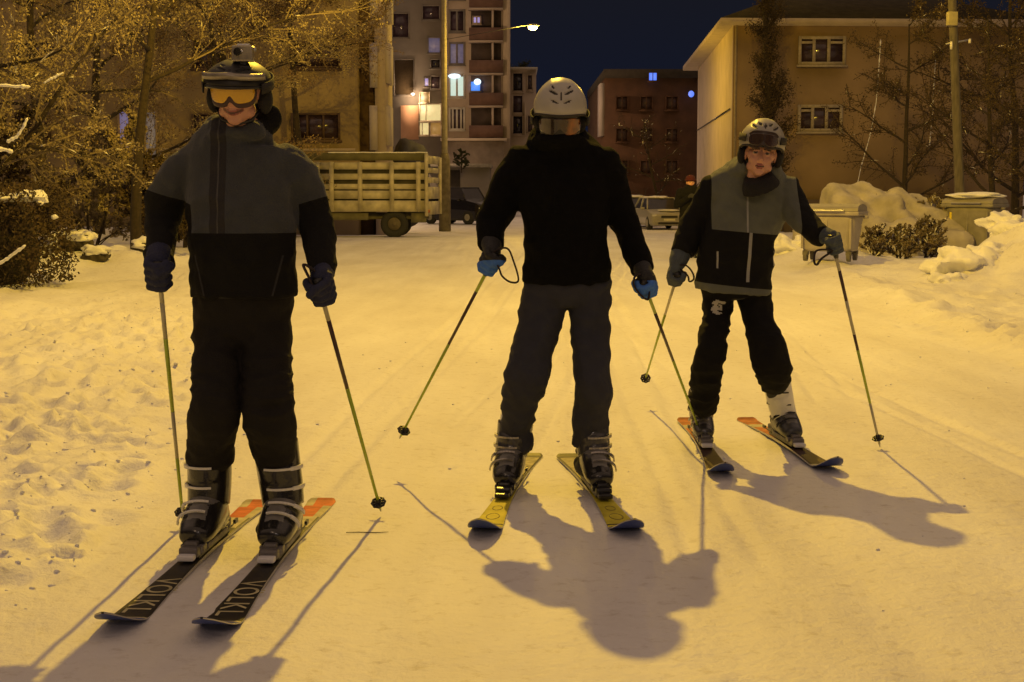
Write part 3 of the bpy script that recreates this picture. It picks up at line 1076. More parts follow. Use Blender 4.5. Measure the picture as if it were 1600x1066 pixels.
bg = 'wheeled rubbish bins'
wheeled_bin('rubbish_bin', 'white wheeled rubbish bin with a domed lid, behind the smaller skier\'s glove', (pb.x, YB, gB), R(-24), 1.0, 0.78, 0.90,
            mat('white_bin', (0.33, 0.30, 0.29), 0.6, 0.12, 6, 0.1), mat('white_lid', (0.25, 0.23, 0.21), 0.6, 0.15, 6, 0.1), bg)
P_ = px(1521, 398, 30)
rb = wheeled_bin('rubbish_bin', 'dark grey rubbish bin with snow on its lid and small yellow stickers, by the bank', (P_.x, 30, gz(P_.x, 30) - 0.02), R(-38), 1.0, 0.85, 1.10,
                 mat('grey_bin', (0.21, 0.195, 0.17), 0.6, 0.2, 5, 0.15), mat('grey_lid', (0.24, 0.22, 0.18), 0.6, 0.2, 5, 0.1), bg, 0.07)
for (x, z, w, h) in ((-0.36, 0.78, 0.022, 0.09), (-0.33, 0.50, 0.03, 0.035)):
    q = MB()
    q.bevbox((x * 0.95, -0.425 * (0.85 + 0.15 * z / 1.3) - 0.008, z), (w, 0.006, h), 0.003)
    q.build('sticker', mat('yellow_sticker', (0.70, 0.55, 0.04), 0.5), rb, False, False)

# --- snow heap behind the white bin
Y = 30.5
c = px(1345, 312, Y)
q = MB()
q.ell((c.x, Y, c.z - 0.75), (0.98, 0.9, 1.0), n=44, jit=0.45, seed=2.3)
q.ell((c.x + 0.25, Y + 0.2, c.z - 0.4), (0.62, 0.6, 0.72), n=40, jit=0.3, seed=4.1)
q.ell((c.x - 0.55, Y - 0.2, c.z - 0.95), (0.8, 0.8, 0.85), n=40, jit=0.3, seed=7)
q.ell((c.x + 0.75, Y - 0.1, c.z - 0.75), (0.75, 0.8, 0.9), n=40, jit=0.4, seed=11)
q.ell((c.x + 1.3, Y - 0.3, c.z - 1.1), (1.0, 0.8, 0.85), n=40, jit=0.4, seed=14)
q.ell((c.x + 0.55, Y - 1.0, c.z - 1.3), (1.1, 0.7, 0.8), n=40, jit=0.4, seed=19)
me = remesh(q, 'snow_heap', 0.04, 4, lambda p: 0.05 * fbm(p.x + p.z, p.y + p.z * 0.6, 1.6, 4, 3) + 0.02 * fbm(p.x, p.y + p.z, 6, 3, 5), None, [mat('dim_snow', (0.36, 0.33, 0.29), 0.8, 0.25, 2.5, 0.4, 25)])  # snow colour darkened so the heap looks less lit
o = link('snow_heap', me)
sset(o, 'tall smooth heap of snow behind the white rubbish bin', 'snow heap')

# --- rubble under snow on the left
SNOWR = 'snow capped lumps by the left verge'
for i, (x, y, Yr, rr, lab) in enumerate(((98, 405, 24, 0.24, 'large snow capped stone between the left hedge and the round tyre'),
                                         (75, 425, 23, 0.13, 'small low stone at the edge of the left hedge'),
                                         (120, 428, 23, 0.20, 'broad flat snowy stone in front of the large capped one'),
                                         (228, 425, 24, 0.18, 'snowy lump at the foot of the dark tree trunk'),
                                         (150, 432, 22.6, 0.15, 'rounded snow lump in front of the tyre'))):
    c = px(x, y, Yr)
    g = gz(c.x, Yr)
    root = empty('stone', (c.x, Yr, g), 0, lab, 'stone', SNOWR)
    q = MB()
    q.ell((c.x, Yr, g + rr * 0.5), (rr * 1.35, rr, rr * 0.85), n=24, jit=0.5, seed=i * 3.1)
    q.build('rock', mat('dark_stone', (0.06, 0.05, 0.035), 0.95, 0.4, 9, 0.5), root, True, True)
    q = MB()
    q.ell((c.x + 0.02, Yr - 0.03, g + rr * 0.95), (rr * 1.35, rr, rr * 0.55), n=28, jit=0.6, seed=i * 5.7 + 1)
    q.build('snow_cap', SNOW, root, True, True)
c = px(182, 415, 24.3)
g = gz(c.x, 24.3)
root = empty('tyre', (c.x, 24.3, g), 0, 'old tyre dusted with snow lying against the left bank', 'tyre')
q = MB()
TM = Matrix.Rotation(R(58), 3, 'X')
q.tube([c + TM @ Vector((0.24 * math.cos(a), 0.24 * math.sin(a), 0)) for a in [2 * math.pi * k / 32 for k in range(33)]], 0.085, 12, cap=False)
q.build('casing', mat('dusty_rubber', (0.10, 0.085, 0.06), 0.9, 0.4, 12, 0.3), root, True, True)
q = MB()
q.tube([c + Vector((0, -0.03, 0.05)) + TM @ Vector((0.24 * math.cos(a), 0.24 * math.sin(a), 0)) for a in [R(15 + 150 * k / 20) for k in range(21)]], [0.03 + 0.05 * math.sin(math.pi * k / 20) for k in range(21)], 10)
q.build('snow_crust', SNOW, root, True, True)

# --- utility pole on the right: wood pole, box, insulators, carries an added lamp
YP = 35.0
bp, tpz = px(1499, 300, YP), px(1488, 0, YP)
root = [o for o in COL.objects if o.name.startswith('street_lamp') and 'bin' in o.get('label', '')][0]
root['label'] = 'wooden utility pole with a pale junction box near its top, behind the grey bin'
root['category'] = 'utility pole'
q = MB()
gp = gz_far(YP)
q.tube([(bp.x + 0.03, YP, gp - 0.1), (bp.x, YP, 1.4), (tpz.x, YP, tpz.z), (10.4, YP, 9.2)], [0.125, 0.115, 0.095, 0.085], 14)
q.build('pole', mat('weathered_pole', (0.115, 0.10, 0.08), 0.9, 0.3, 7, 0.4, stretch=(3, 3, 0.5)), root, True)
q = MB()
cb = px(1483.5, 31, YP)
q.bevbox((cb.x, YP - 0.20, cb.z), (0.115, 0.07, 0.155), 0.015, R(10))
q.build('junction_box', mat('box_yellow_grey', (0.45, 0.40, 0.20), 0.6), root, True)
for x, y, hh in ((1484.5, 72, 0.09), (1513, 65, 0.05)):
    q = MB()
    c = px(x, y, YP)
    q.tube([c + Vector((0, -0.1, hh)), c + Vector((0, -0.1, 0)), c + Vector((0, -0.1, -hh))], [0.025, 0.035, 0.03], 10)
    q.build('insulator', mat('porcelain', (0.8, 0.76, 0.62), 0.15, 0.05, 9, coat=1.0), root, True)
q = MB()
q.tube([px(1478, 69, YP), px(1518, 62, YP)], 0.02, 6)
q.build('cross_bar', STEEL, root, True)
# frosted cables hanging from the house eaves
for k, (pts, Yc) in enumerate((([(1376, 62), (1373, 110), (1369, 160), (1361, 205), (1353, 235), (1345, 262), (1339, 292)], 52),
                               ([(1462, 90), (1459, 140), (1456, 190), (1452, 232)], 50))):
    q = MB()
    P = [px(x, y, Yc) for x, y in pts]
    PP = []
    for i in range(len(P) - 1):
        for t in range(12):
            PP.append(P[i].lerp(P[i + 1], t / 12))
    q.tube(PP, [0.012 + 0.016 * max(0, noise.noise(Vector((i * 0.43, k * 7, 0)))) * 2 for i in range(len(PP))], 6)
    o = q.build('hanging_cable', SNOW, None, True, True)
    sset(o, ('long frosted cable hanging in front of the tan house wall', 'shorter frosted cable hanging left of the utility pole')[k], 'cable')

# snow blocks thrown up on the right bank
BK = 'snow blocks on the right bank'
for i, (x, y, Yr, rr, lab) in enumerate(((1502, 418, 21.5, 0.30, 'large snow block overhanging at the near end of the right bank'),
                                         (1478, 428, 20.6, 0.14, 'small snow block at the foot of the large overhanging one'),
                                         (1570, 352, 26.0, 0.24, 'snow block on the bank just right of the grey bin'),
                                         (1540, 400, 22.5, 0.22, 'snow block in the middle of the right bank'),
                                         (1592, 372, 23.5, 0.26, 'snow block at the right picture edge'),
                                         (1236, 362, 27.0, 0.26, 'rounded snow block left of the white bin'))):
    c = px(x, y, Yr)
    q = MB()
    z = gz(c.x, Yr) if i in (1, 5) else c.z
    q.ell((c.x, Yr, z + rr * 0.1), (rr * 1.5, rr * 1.2, rr * 0.75), n=32, jit=0.7, seed=i * 4.3 + 2)
    q.ell((c.x + rr * 0.9, Yr + 0.1, z - rr * 0.1), (rr * 1.2, rr, rr * 0.8), n=28, jit=0.7, seed=i * 2.3 + 5)
    me = remesh(q, 'snow_block', 0.02, 3, lambda p: 0.05 * fbm(p.x + p.z, p.y + p.z * 0.6, 3.5, 4, 3), None, [SNOW])
    sset(link('snow_block', me), lab, 'snow block', BK)

# crumbs of broken snow along both verges: uncountable
rc = random.Random(11)
q = MB()
for i in range(1500):
    if i % 4 == 3:
        y = rc.uniform(9, 24)
        x = road_edges(y)[1] + rc.gauss(0.15, 0.7)
    else:
        y = 4.4 + 13 * rc.random() ** 1.5
        x = road_edges(y)[0] - rc.gauss(0.45, 0.75)
        if x > road_edges(y)[0] + 0.5:
            continue
    r = 0.004 + 0.009 * rc.random() ** 3
    if y < 6.4 and x > -1.5:
        continue
    q.ell((x, y, gz(x, y) + r * 0.0), (r * rc.uniform(0.8, 1.6), r * rc.uniform(0.8, 1.4), r * rc.uniform(0.6, 1.0)), n=6, jit=0.5, seed=i * 0.37)
for i in range(60):
    y = 4.4 + 9 * rc.random()
    x = rc.uniform(-1.2, 3.2)
    r = rc.uniform(0.003, 0.008)
    q.ell((x, y, gz(x, y) + r * 0.3), (r * 1.3, r, r * 0.8), n=6, jit=0.5, seed=i)
o = q.build('snow_crumbs', SNOW, None, True, True)
sset(o, 'crumbs of broken snow scattered along both verges of the road', 'snow', kind='stuff')
c = [px(x, y, Yt) for x, y, Yt in ((541, 842, 5.55), (560, 838, 5.57), (585, 837, 5.58), (607, 835, 5.6))]
q = MB()
q.tube([Vector((p.x, p.y, gz(p.x, p.y) + 0.004)) for p in c], [0.0015, 0.002, 0.002, 0.001], 6)
sset(q.build('twig', WOODD, None, True, True), 'thin dark twig lying on the snow by the tall skier\'s inner pole tip', 'twig')
# ============================================================ trees and shrubs
TWIG = mat('twig', (0.18, 0.14, 0.09), 0.9, 0.35, 3)
TWIGD = mat('dark_twig', (0.040, 0.024, 0.014), 0.9, 0.4, 3)
LEAFB = mat('dry_leaf_amber', (0.23, 0.185, 0.115), 0.85, 0.45, 2.0)
LEAFR = mat('dry_leaf_rust', (0.18, 0.12, 0.06), 0.85, 0.45, 2.0)
LEAFD = mat('dull_leaf', (0.060, 0.040, 0.020), 0.9, 0.5, 2.0)
LEAFG = mat('dark_green_leaf', (0.030, 0.036, 0.014), 0.9, 0.5, 2.0)
FROST = mat('frost', (0.62, 0.60, 0.58), 0.8, 0.1, 5)


def tree(name, label, cat, group, base, height, seed, trunk_r=0.12, first=0.3, spread=1.0, up=0.5, nb=9, nsub=7, ntw=6, leaf=None, leafn=6,
         leafs=0.05, snow=0.25, twig=None, lean=(0, 0), droop=0.0, multi=1, snowsize=0.03):
    rnd = random.Random(seed)
    root = empty(name, base, 0, label, cat, group)
    B = Vector(base)
    T, Cn, Lf, Sn = MB(), MB(), MB(), MB()

    def rv():
        return Vector((rnd.gauss(0, 1), rnd.gauss(0, 1), rnd.gauss(0, 1))).normalized()

    def line(mb, p, d, L, r0, r1, n, wob, grav, sides):
        pts = [p]
        dd = d.copy()
        for i in range(n):
            dd = (dd + rv() * wob + Vector((0, 0, grav))).normalized()
            pts.append(pts[-1] + dd * L / n)
        mb.tube(pts, [r0 + (r1 - r0) * i / n for i in range(n + 1)], sides, cap=False)
        return pts

    def snowbit(p, d, s):
        a = max(0.02, s)
        dn = d.normalized()
        sd = Vector((-dn.y, dn.x, 0))
        if sd.length < 0.1:
            return
        sd.normalize()
        h = a * 0.35
        L = a * rnd.uniform(1.0, 2.6)
        q = [p - dn * L - Vector((0, 0, 0.01)), p + sd * a * 0.4, p + dn * L, p - sd * a * 0.4, p + Vector((0, 0, h))]
        Sn.add(q, [(0, 1, 4), (1, 2, 4), (2, 3, 4), (3, 0, 4), (3, 2, 1, 0)])

    for mlt in range(multi):
        d0 = (Vector((lean[0], lean[1], 1)) + (rv() * 0.35 if multi > 1 else Vector((0, 0, 0)))).normalized()
        b0 = B + (Vector((rnd.uniform(-1, 1), rnd.uniform(-1, 1), 0)) * height * 0.12 if multi > 1 else Vector((0, 0, 0)))
        b0.z = B.z - 0.05
        tr = line(T, b0, d0, height * 0.9, trunk_r, trunk_r * 0.22, 10, 0.05, 0.03, 10)
        for k in range(nb):
            t = first + (1 - first) * (k + rnd.random()) / nb
            f = t * 10
            i = min(9, int(f))
            p = tr[i].lerp(tr[i + 1], f - i)
            ang = k * 2.4 + rnd.uniform(-0.4, 0.4)
            d = Vector((math.cos(ang), math.sin(ang), up + rnd.uniform(-0.2, 0.35))).normalized()
            L1 = height * 0.42 * spread * (1.15 - 0.75 * t) * rnd.uniform(0.8, 1.15)
            r1 = trunk_r * (0.5 - 0.3 * t)
            l1 = line(T, p, d, L1, r1, r1 * 0.3, 6, 0.16, -droop, 6)
            for m in range(nsub):
                u = 0.15 + 0.85 * (m + rnd.random()) / nsub
                g_ = u * 6
                j = min(5, int(g_))
                p2 = l1[j].lerp(l1[j + 1], g_ - j)
                d2 = ((l1[j + 1] - l1[j]).normalized() + rv() * 0.75 + Vector((0, 0, 0.12 - droop))).normalized()
                L2 = L1 * rnd.uniform(0.25, 0.5)
                l2 = line(Cn, p2, d2, L2, r1 * 0.22 + 0.009, 0.007, 4, 0.22, -droop, 4)
                if rnd.random() < snow * 1.6:
                    snowbit(p2 + Vector((0, 0, 0.01)), l2[1] - l2[0], snowsize * 1.7)
                for w in range(ntw):
                    v = (w + rnd.random()) / ntw * 4
                    jj = min(3, int(v))
                    p3 = l2[jj].lerp(l2[jj + 1], v - jj)
                    d3 = ((l2[jj + 1] - l2[jj]).normalized() + rv() * 0.9).normalized()
                    L3 = L2 * rnd.uniform(0.25, 0.55)
                    l3 = line(Cn, p3, d3, L3, 0.009, 0.005, 2, 0.25, -droop, 3)
                    if rnd.random() < snow:
                        snowbit(l3[1], l3[1] - l3[0], snowsize)
                    if leaf:
                        for _ in range(leafn):
                            c = l3[0].lerp(l3[2], rnd.random()) + rv() * 0.10 * height / 4 * rnd.random()
                            a, b = rv() * leafs, rv() * leafs * 0.7
                            Lf.add([c - a, c + b, c + a, c - b], [(0, 1, 2, 3)])
    T.build('trunk', WOODD, root, True, True)
    Cn.build('crown', twig or TWIG, root, False, True)
    if Lf.v:
        Lf.build('leaves', leaf, root, False, True)
    if Sn.v:
        Sn.build('branch_snow', FROST, root, False, True)
    return root


LG = 'frosted trees on the left'
def bz(x, y):
    return (x, y, gz(x, y))


tree('garden_tree', 'dark straight trunk left of the tall skier under an amber frosted crown', 'tree', LG, bz(-6.35, 25), 8.0, 3, 0.10, 0.38, 1.15, 0.35, 12, 8, 6, LEAFB, 50, 0.023, 0.16)
tree('garden_tree', 'bushy amber tree at the far left edge of the picture, snow along its branches', 'tree', LG, bz(-8.0, 20.5), 6.5, 8, 0.12, 0.10, 1.3, 0.25, 14, 8, 6, LEAFB, 50, 0.021, 0.28, snowsize=0.045)
tree('garden_tree', 'amber leaved tree rising behind the hedge on the left', 'tree', LG, bz(-9.4, 30), 8.5, 12, 0.13, 0.15, 1.1, 0.3, 14, 8, 6, LEAFB, 46, 0.027, 0.16)
tree('garden_tree', 'rust leaved tree whose top hangs over the ochre house wall behind the tall skier', 'tree', LG, bz(-7.6, 41), 10.5, 17, 0.15, 0.45, 1.0, 0.35, 13, 9, 6, LEAFR, 46, 0.031, 0.10)
tree('garden_tree', 'slender tree with amber twigs just behind the tall skier', 'tree', LG, bz(-6.6, 33), 9.0, 21, 0.09, 0.42, 0.95, 0.45, 12, 8, 6, LEAFB, 46, 0.027, 0.12)
tree('garden_tree', 'dense brown tree filling the gap left of the dark trunk', 'tree', LG, bz(-10.3, 37), 9.5, 25, 0.15, 0.08, 1.15, 0.3, 14, 9, 6, LEAFR, 46, 0.031, 0.10)
tree('garden_tree', 'rust leaved tree nearest the recess of the ochre house, above the truck cab', 'tree', LG, bz(-6.3, 45.5), 11.5, 29, 0.13, 0.50, 0.9, 0.3, 13, 9, 6, LEAFR, 40, 0.034, 0.08)
SG = 'shrubs on the left verge'
for i, (x, y, h, m, lab) in enumerate(((-7.15, 19.2, 1.75, LEAFD, 'dark hedge bush at the left edge under a slab of snow'),
                                       (-7.9, 22.5, 2.2, LEAFD, 'dull bush behind the hedge at the left edge'),
                                       (-6.6, 27.5, 1.9, LEAFD, 'brown bush between the left hedge and the dark trunk'),
                                       (-8.2, 28.5, 2.6, LEAFB, 'taller amber bush behind the snow capped stones'),
                                       (-5.4, 30.4, 1.25, LEAFD, 'low bush just right of the dark trunk, seen past the skier\'s arm'),
                                       (-7.0, 33.0, 2.4, LEAFB, 'amber bush in front of the ochre house'))):
    tree('shrub', lab, 'shrub', SG, bz(x, y), h, 40 + i, 0.03, 0.02, 1.0, 0.8, 9, 7, 6, m, 9, 0.04, 0.05, TWIG, multi=3)
# clipped hedge block at the left edge
hr = random.Random(5)
HX0, HX1, HY0, HY1 = -9.2, -5.95, 18.1, 20.0
hg = gz(-6.8, 19)
hroot = empty('hedge', (-7.5, 19.0, hg), 0, 'dense dark clipped hedge block at the left edge carrying a slab of snow', 'hedge')
core = MB()
for i in range(8):
    core.ell((HX0 + 0.35 + i * 0.34, 19.05, hg + 0.52), (0.34, 0.72, 0.60), n=18, jit=0.3, seed=i * 1.7)
me = remesh(core, 'hedge_core', 0.05, 2, None, None, [mat('hedge_inside', (0.022, 0.017, 0.009), 0.95, 0.4, 9)])
link('stems', me, hroot)
lf = MB()
for i in range(15000):
    x, y, z = hr.uniform(HX0, HX1), hr.uniform(HY0, HY1), hr.uniform(0.0, 1.22)
    e_ = hr.random()
    if e_ < 0.5:
        y = HY0 + hr.gauss(0, 0.06)
    elif e_ < 0.7:
        z = 1.2 + hr.gauss(0, 0.05)
    elif e_ < 0.9:
        x = HX1 + hr.gauss(0, 0.06)
    p = Vector((x, y + 0.10 * noise.noise(Vector((x * 2, z * 2, 1))), hg + z + 0.07 * noise.noise(Vector((x * 1.7, y * 1.7, 4)))))
    a = Vector((hr.gauss(0, 1), hr.gauss(0, 1), hr.gauss(0, 1))).normalized() * 0.026
    b = Vector((hr.gauss(0, 1), hr.gauss(0, 1), hr.gauss(0, 1))).normalized() * 0.018
    lf.add([p - a, p + b, p + a, p - b], [(0, 1, 2, 3)])
lf.build('leaves', LEAFD, hroot, False, True)
# slab of snow on the hedge and fallen snowy boughs
def bough(pts, Yb, r, lab, sd):
    q = MB()
    P = [px(x, y, Yb) for x, y in pts]
    PP = []
    for i in range(len(P) - 1):
        for t in range(8):
            PP.append(P[i].lerp(P[i + 1], t / 8) + Vector((0, 0, 0.01 * noise.noise(Vector((i + t / 8, sd, 0)) * 3))))
    q.tube(PP, [r * (0.55 + 0.45 * abs(noise.noise(Vector((i * 0.3, sd, 5)))) * 2) * (0.3 if i in (0, len(PP) - 1) else 1) for i in range(len(PP))], 8)
    o = q.build('snowy_bough', SNOW, None, True, True)
    sset(o, lab, 'branch', 'snow laden boughs on the left')


bough([(-40, 131), (-10, 133), (30, 135), (50, 136)], 16.5, 0.026, 'straight bough loaded with snow high at the left picture edge', 1)
bough([(68, 130), (80, 123), (92, 117), (100, 113)], 17.5, 0.016, 'short snowy bough right of the straight high one', 2)
bough([(10, 222), (25, 215), (36, 200), (44, 182)], 16.5, 0.022, 'steep snowy bough halfway up the left bushes', 3)
bough([(-10, 232), (8, 234), (22, 238)], 16.0, 0.03, 'stub of a snowy bough below the steep one', 4)
bough([(-10, 418), (10, 405), (25, 394), (42, 382)], 16.0, 0.024, 'slanting snowy bough low at the left edge over the hedge foot', 5)
q = MB()
c = px(8, 308, 18.4)
q.ell((c.x - 0.35, 18.5, c.z - 0.01), (0.62, 0.5, 0.07), n=28, jit=0.5, seed=2)
q.ell((px(48, 306, 18.6).x, 18.6, c.z + 0.02), (0.17, 0.3, 0.07), n=24, jit=0.6, seed=6)
q.ell((px(66, 312, 18.6).x, 18.6, c.z - 0.04), (0.06, 0.15, 0.06), n=20, jit=0.6, seed=9)
q.ell((px(85, 339, 18.6).x, 18.6, px(85, 339, 18.6).z), (0.05, 0.06, 0.03), n=16, jit=0.5, seed=9)
me = remesh(q, 'hedge_snow', 0.012, 2, lambda p: 0.012 * noise.noise(p * 9), None, [SNOW])
o = link('snow_slab', me)
sset(o, 'slab of snow lying on top of the dark hedge at the left edge', 'snow')

# right side
RG = 'dark trees on the right'  # twig and leaf colours darkened so these trees read as unlit
tree('bare_tree', 'dark reddish tree with snow flecks between the utility pole and the right edge', 'tree', RG, bz(13.0, 40), 6.5, 61, 0.10, 0.08, 1.15, 0.35, 13, 8, 6, LEAFD, 16, 0.030, 0.12, TWIGD, snowsize=0.04)
tree('bare_tree', 'dark bushy tree at the far right edge behind the snow bank', 'tree', RG, bz(12.6, 34), 6.0, 63, 0.10, 0.05, 1.1, 0.35, 13, 8, 6, LEAFD, 16, 0.030, 0.16, TWIGD, snowsize=0.045)
tree('bare_tree', 'dark tree left of the utility pole in front of the house end', 'tree', RG, bz(11.6, 44), 7.0, 67, 0.10, 0.10, 0.95, 0.45, 12, 8, 6, LEAFD, 16, 0.030, 0.05, TWIGD, snowsize=0.035)
tree('bare_tree', 'tall dark tree filling the upper right corner', 'tree', RG, bz(15.6, 46), 9.5, 71, 0.14, 0.10, 1.1, 0.4, 14, 9, 6, LEAFD, 16, 0.04, 0.05, TWIGD, snowsize=0.04)
tree('poplar', 'tall narrow poplar put before the tan house as the shadow band on its wall', 'tree', 'poplars by the tan house', bz(px(1212, 0, 55).x, 55), 13.5, 75, 0.20, 0.12, 0.24, 2.6, 34, 8, 6, LEAFD, 14, 0.04, 0.0, TWIGD)  # dark crown stands in for a shadow band on the wall
tree('poplar', 'thinner poplar near the long frosted cable by the tan house', 'tree', 'poplars by the tan house', bz(px(1362, 0, 85).x, 85), 15.0, 77, 0.22, 0.15, 0.20, 2.6, 22, 7, 5, LEAFG, 4, 0.06, 0.0, TWIGD)
tree('street_tree', 'leafless tree with snow dusted twigs in front of the brown building', 'tree', None, bz(px(1075, 0, 66).x, 76), 6.2, 81, 0.10, 0.15, 1.1, 0.30, 12, 8, 6, None, 0, 0, 0.14, TWIGD, lean=(-0.12, 0), snowsize=0.045)
tree('street_tree', 'round dark treetop above the narrow beige block', 'tree', None, bz(px(808, 0, 158).x, 158), 16.5, 83, 0.2, 0.62, 0.55, 0.5, 14, 8, 6, LEAFG, 7, 0.10, 0.0, TWIGD)
tree('shrub', 'small round shrub in front of the tall apartment block', 'shrub', None, (px(720, 0, 96).x, 96, px(720, 264, 96).z - 0.2), 1.5, 84, 0.05, 0.1, 1.0, 0.6, 9, 7, 5, LEAFG, 9, 0.06, 0.0, TWIGD)
BG = 'dry bushes behind the bins'
DRY = mat('dry_grass_leaf', (0.15, 0.115, 0.065), 0.9, 0.4, 3)
for i, (x, y, Yb, h, lab) in enumerate(((1372, 408, 27.0, 0.62, 'low dry bush directly right of the white bin'),
                                        (1410, 412, 27.2, 0.70, 'dry bush midway between the two bins'),
                                        (1448, 408, 28.0, 0.85, 'dry bush against the left side of the grey bin'),
                                        (1430, 380, 30.4, 1.25, 'taller dry bush at the back between the bins'),
                                        (1392, 370, 30.4, 1.15, 'dry bush leaning on the right of the tall snow heap'),
                                        (1470, 370, 31.5, 1.15, 'dry bush at the foot of the utility pole'))):
    c = px(x, y, Yb)
    tree('dry_bush', lab, 'shrub', BG, bz(c.x, Yb), h, 90 + i, 0.02, 0.02, 1.0, 0.9, 9, 7, 6, DRY, 8, 0.017, 0.10, TWIG, multi=4, snowsize=0.035)
hb = MB()
# ============================================================ people
SKIN = mat('skin', (0.58, 0.30, 0.21), 0.5, 0.08, 25, 0.1, 120)
LIPS = mat('lips', (0.30, 0.09, 0.08), 0.45, 0.1, 40)
EYEW = mat('eye_white', (0.34, 0.29, 0.26), 0.25, 0.02, 20)
IRIS = mat('iris', (0.03, 0.018, 0.012), 0.2, 0.1, 40)
HAIR = mat('hair', (0.035, 0.02, 0.013), 0.6, 0.4, 60, 0.5)
TEETH = mat('mouth_line', (0.10, 0.035, 0.03), 0.3, 0.05, 40)
LINER = mat('base_layer', (0.03, 0.03, 0.03), 0.9, 0.2, 40)
BODYM = [SKIN, LIPS, EYEW, IRIS, HAIR, LINER, TEETH]


def head_shells(mb, C, M, s=1.0):
    def E(c, r, tilt=0.0):
        T = M @ Matrix.Rotation(tilt, 3, 'X')
        mb.ell(C + M @ (Vector(c) * s), [a * s for a in r], T.to_4x4(), 20)
    E((0, 0.020, 0.035), (0.076, 0.092, 0.088))
    E((0, -0.012, -0.040), (0.060, 0.072, 0.078))
    E((0, -0.050, -0.093), (0.027, 0.026, 0.022))          # chin
    for sx in (-1, 1):
        E((sx * 0.036, -0.052, -0.030), (0.022, 0.020, 0.022))   # cheek
        E((sx * 0.026, -0.066, 0.024), (0.026, 0.013, 0.010))    # brow
        E((sx * 0.030, -0.063, 0.003), (0.0145, 0.0135, 0.0125)) # eyeball
        E((sx * 0.010, -0.086, -0.036), (0.009, 0.012, 0.008))   # nostril
        E((sx * 0.076, 0.012, -0.012), (0.010, 0.020, 0.032), 0.15)  # ear
        E((sx * 0.045, -0.005, -0.070), (0.022, 0.045, 0.024))   # jaw
        E((sx * 0.049, -0.030, -0.010), (0.022, 0.030, 0.030))   # cheekbone and temple
    mb.tube([C + M @ (Vector(p) * s) for p in ((0, -0.066, 0.016), (0, -0.083, -0.012), (0, -0.099, -0.033))],
            [0.009 * s, 0.011 * s, 0.012 * s], 10)
    E((0, -0.077, -0.0565), (0.022, 0.011, 0.0065))
    E((0, -0.075, -0.070), (0.019, 0.012, 0.0075))


def head_mat(C, M, s, smile=False, neckz=-0.13):
    Mi = M.transposed()

    def f(p):
        q = (Mi @ (p - C)) / s
        if q.z < neckz or q.length > 0.2:
            return 5
        x, y, z = q
        if y < -0.03:
            ex = abs(x) - 0.030
            if (ex / 0.0135) ** 2 + ((z - 0.003) / 0.0058) ** 2 < 1:
                return 3 if (ex / 0.0075) ** 2 < 1 or z > 0.0065 else 2
            if abs(ex) < 0.019 and 0.018 < z - 0.10 * (0.03 - abs(x)) < 0.0255:
                return 4
            if smile:
                zc = -0.066 + 9.0 * x * x
                if abs(x) < 0.035 and abs(z - zc) < 0.0038:
                    return 6
                if abs(x) < 0.038 and abs(z - zc) < 0.0105 - 0.1 * abs(x) * 0.8:
                    return 1
            else:
                if abs(x) < 0.024 * (1 - abs(z + 0.063) / 0.03) and abs(z + 0.063) < 0.0145:
                    return 3 if abs(z + 0.0635) < 0.0022 else 1
        if z > 0.045 or (y > 0.02 and z > -0.07 and not (abs(x) > 0.07)):
            return 4
        return 0
    return f


def hand_shells(mb, C, a, o, f, W, fr=0.0125, grip=0.014, cuff=None, seed=0, point=False):
    """a: along the pole downwards, o: towards the back of the hand, f: where the knuckles curl to"""
    k = grip + fr
    lens = (0.98, 1.06, 1.0, 0.84)
    for i in range(4):
        off = a * ((i - 1.5) * fr * 1.95)
        L = lens[i]
        r = fr * (1.0 if i < 3 else 0.88)
        pts = [C + off + o * (k + 0.012) - f * 0.012, C + off + o * (k * 0.9 + 0.006) + f * (k * 0.75),
               C + off + o * 0.001 + f * (k * 1.18 * L), C + off - o * (k * 0.85 * L) + f * (k * 0.8)]
        pts.append(C + off - o * (k * 1.0) - f * (0.001 + 0.004 * i))
        if point and i == 0:
            pts = [pts[0], pts[1], C + off + f * (k * 1.7) - o * 0.005, C + off + f * (k * 2.2) - o * 0.03 + a * 0.01]
        for j in range(len(pts) - 1):
            mb.tube([pts[j], pts[j + 1]], [r, r * 0.96], 10)
        for j, p in enumerate(pts):
            mb.ell(p, (r * 1.04,) * 3, n=10)
    # palm and back of the hand
    T = Matrix((o, f, a)).transposed().to_4x4()
    mb.ell(C + o * (k + 0.004) - f * 0.026, (fr * 1.35, 0.036, fr * 4.1), T, 16)
    mb.ell(C - f * (k + 0.006) + o * 0.004, (fr * 1.9, fr * 1.15, fr * 3.8), T, 16)
    # thumb: leaves the side of the palm, closes over the index finger
    tp = [C - f * (k * 0.9) - o * 0.010 - a * 0.012, C - f * 0.010 - o * (k + 0.010) - a * 0.030,
          C + f * (k * 0.7) - o * (k + 0.004) - a * 0.030, C + f * (k * 1.35) - o * 0.010 - a * 0.026]
    for j in range(3):
        mb.tube([tp[j], tp[j + 1]], [fr * 1.2, fr * 1.05], 10)
    for p in tp:
        mb.ell(p, (fr * 1.15,) * 3, n=10)
    mid = C - f * 0.030 + o * 0.012 - a * 0.03
    cw = cuff or fr * 2.1
    mb.tube([mid, mid * 0.5 + Vector(W) * 0.5, W], [fr * 2.4, cw * 1.0, cw * 1.12], 16)
    mb.ell(mid, (fr * 2.5,) * 3, n=12)


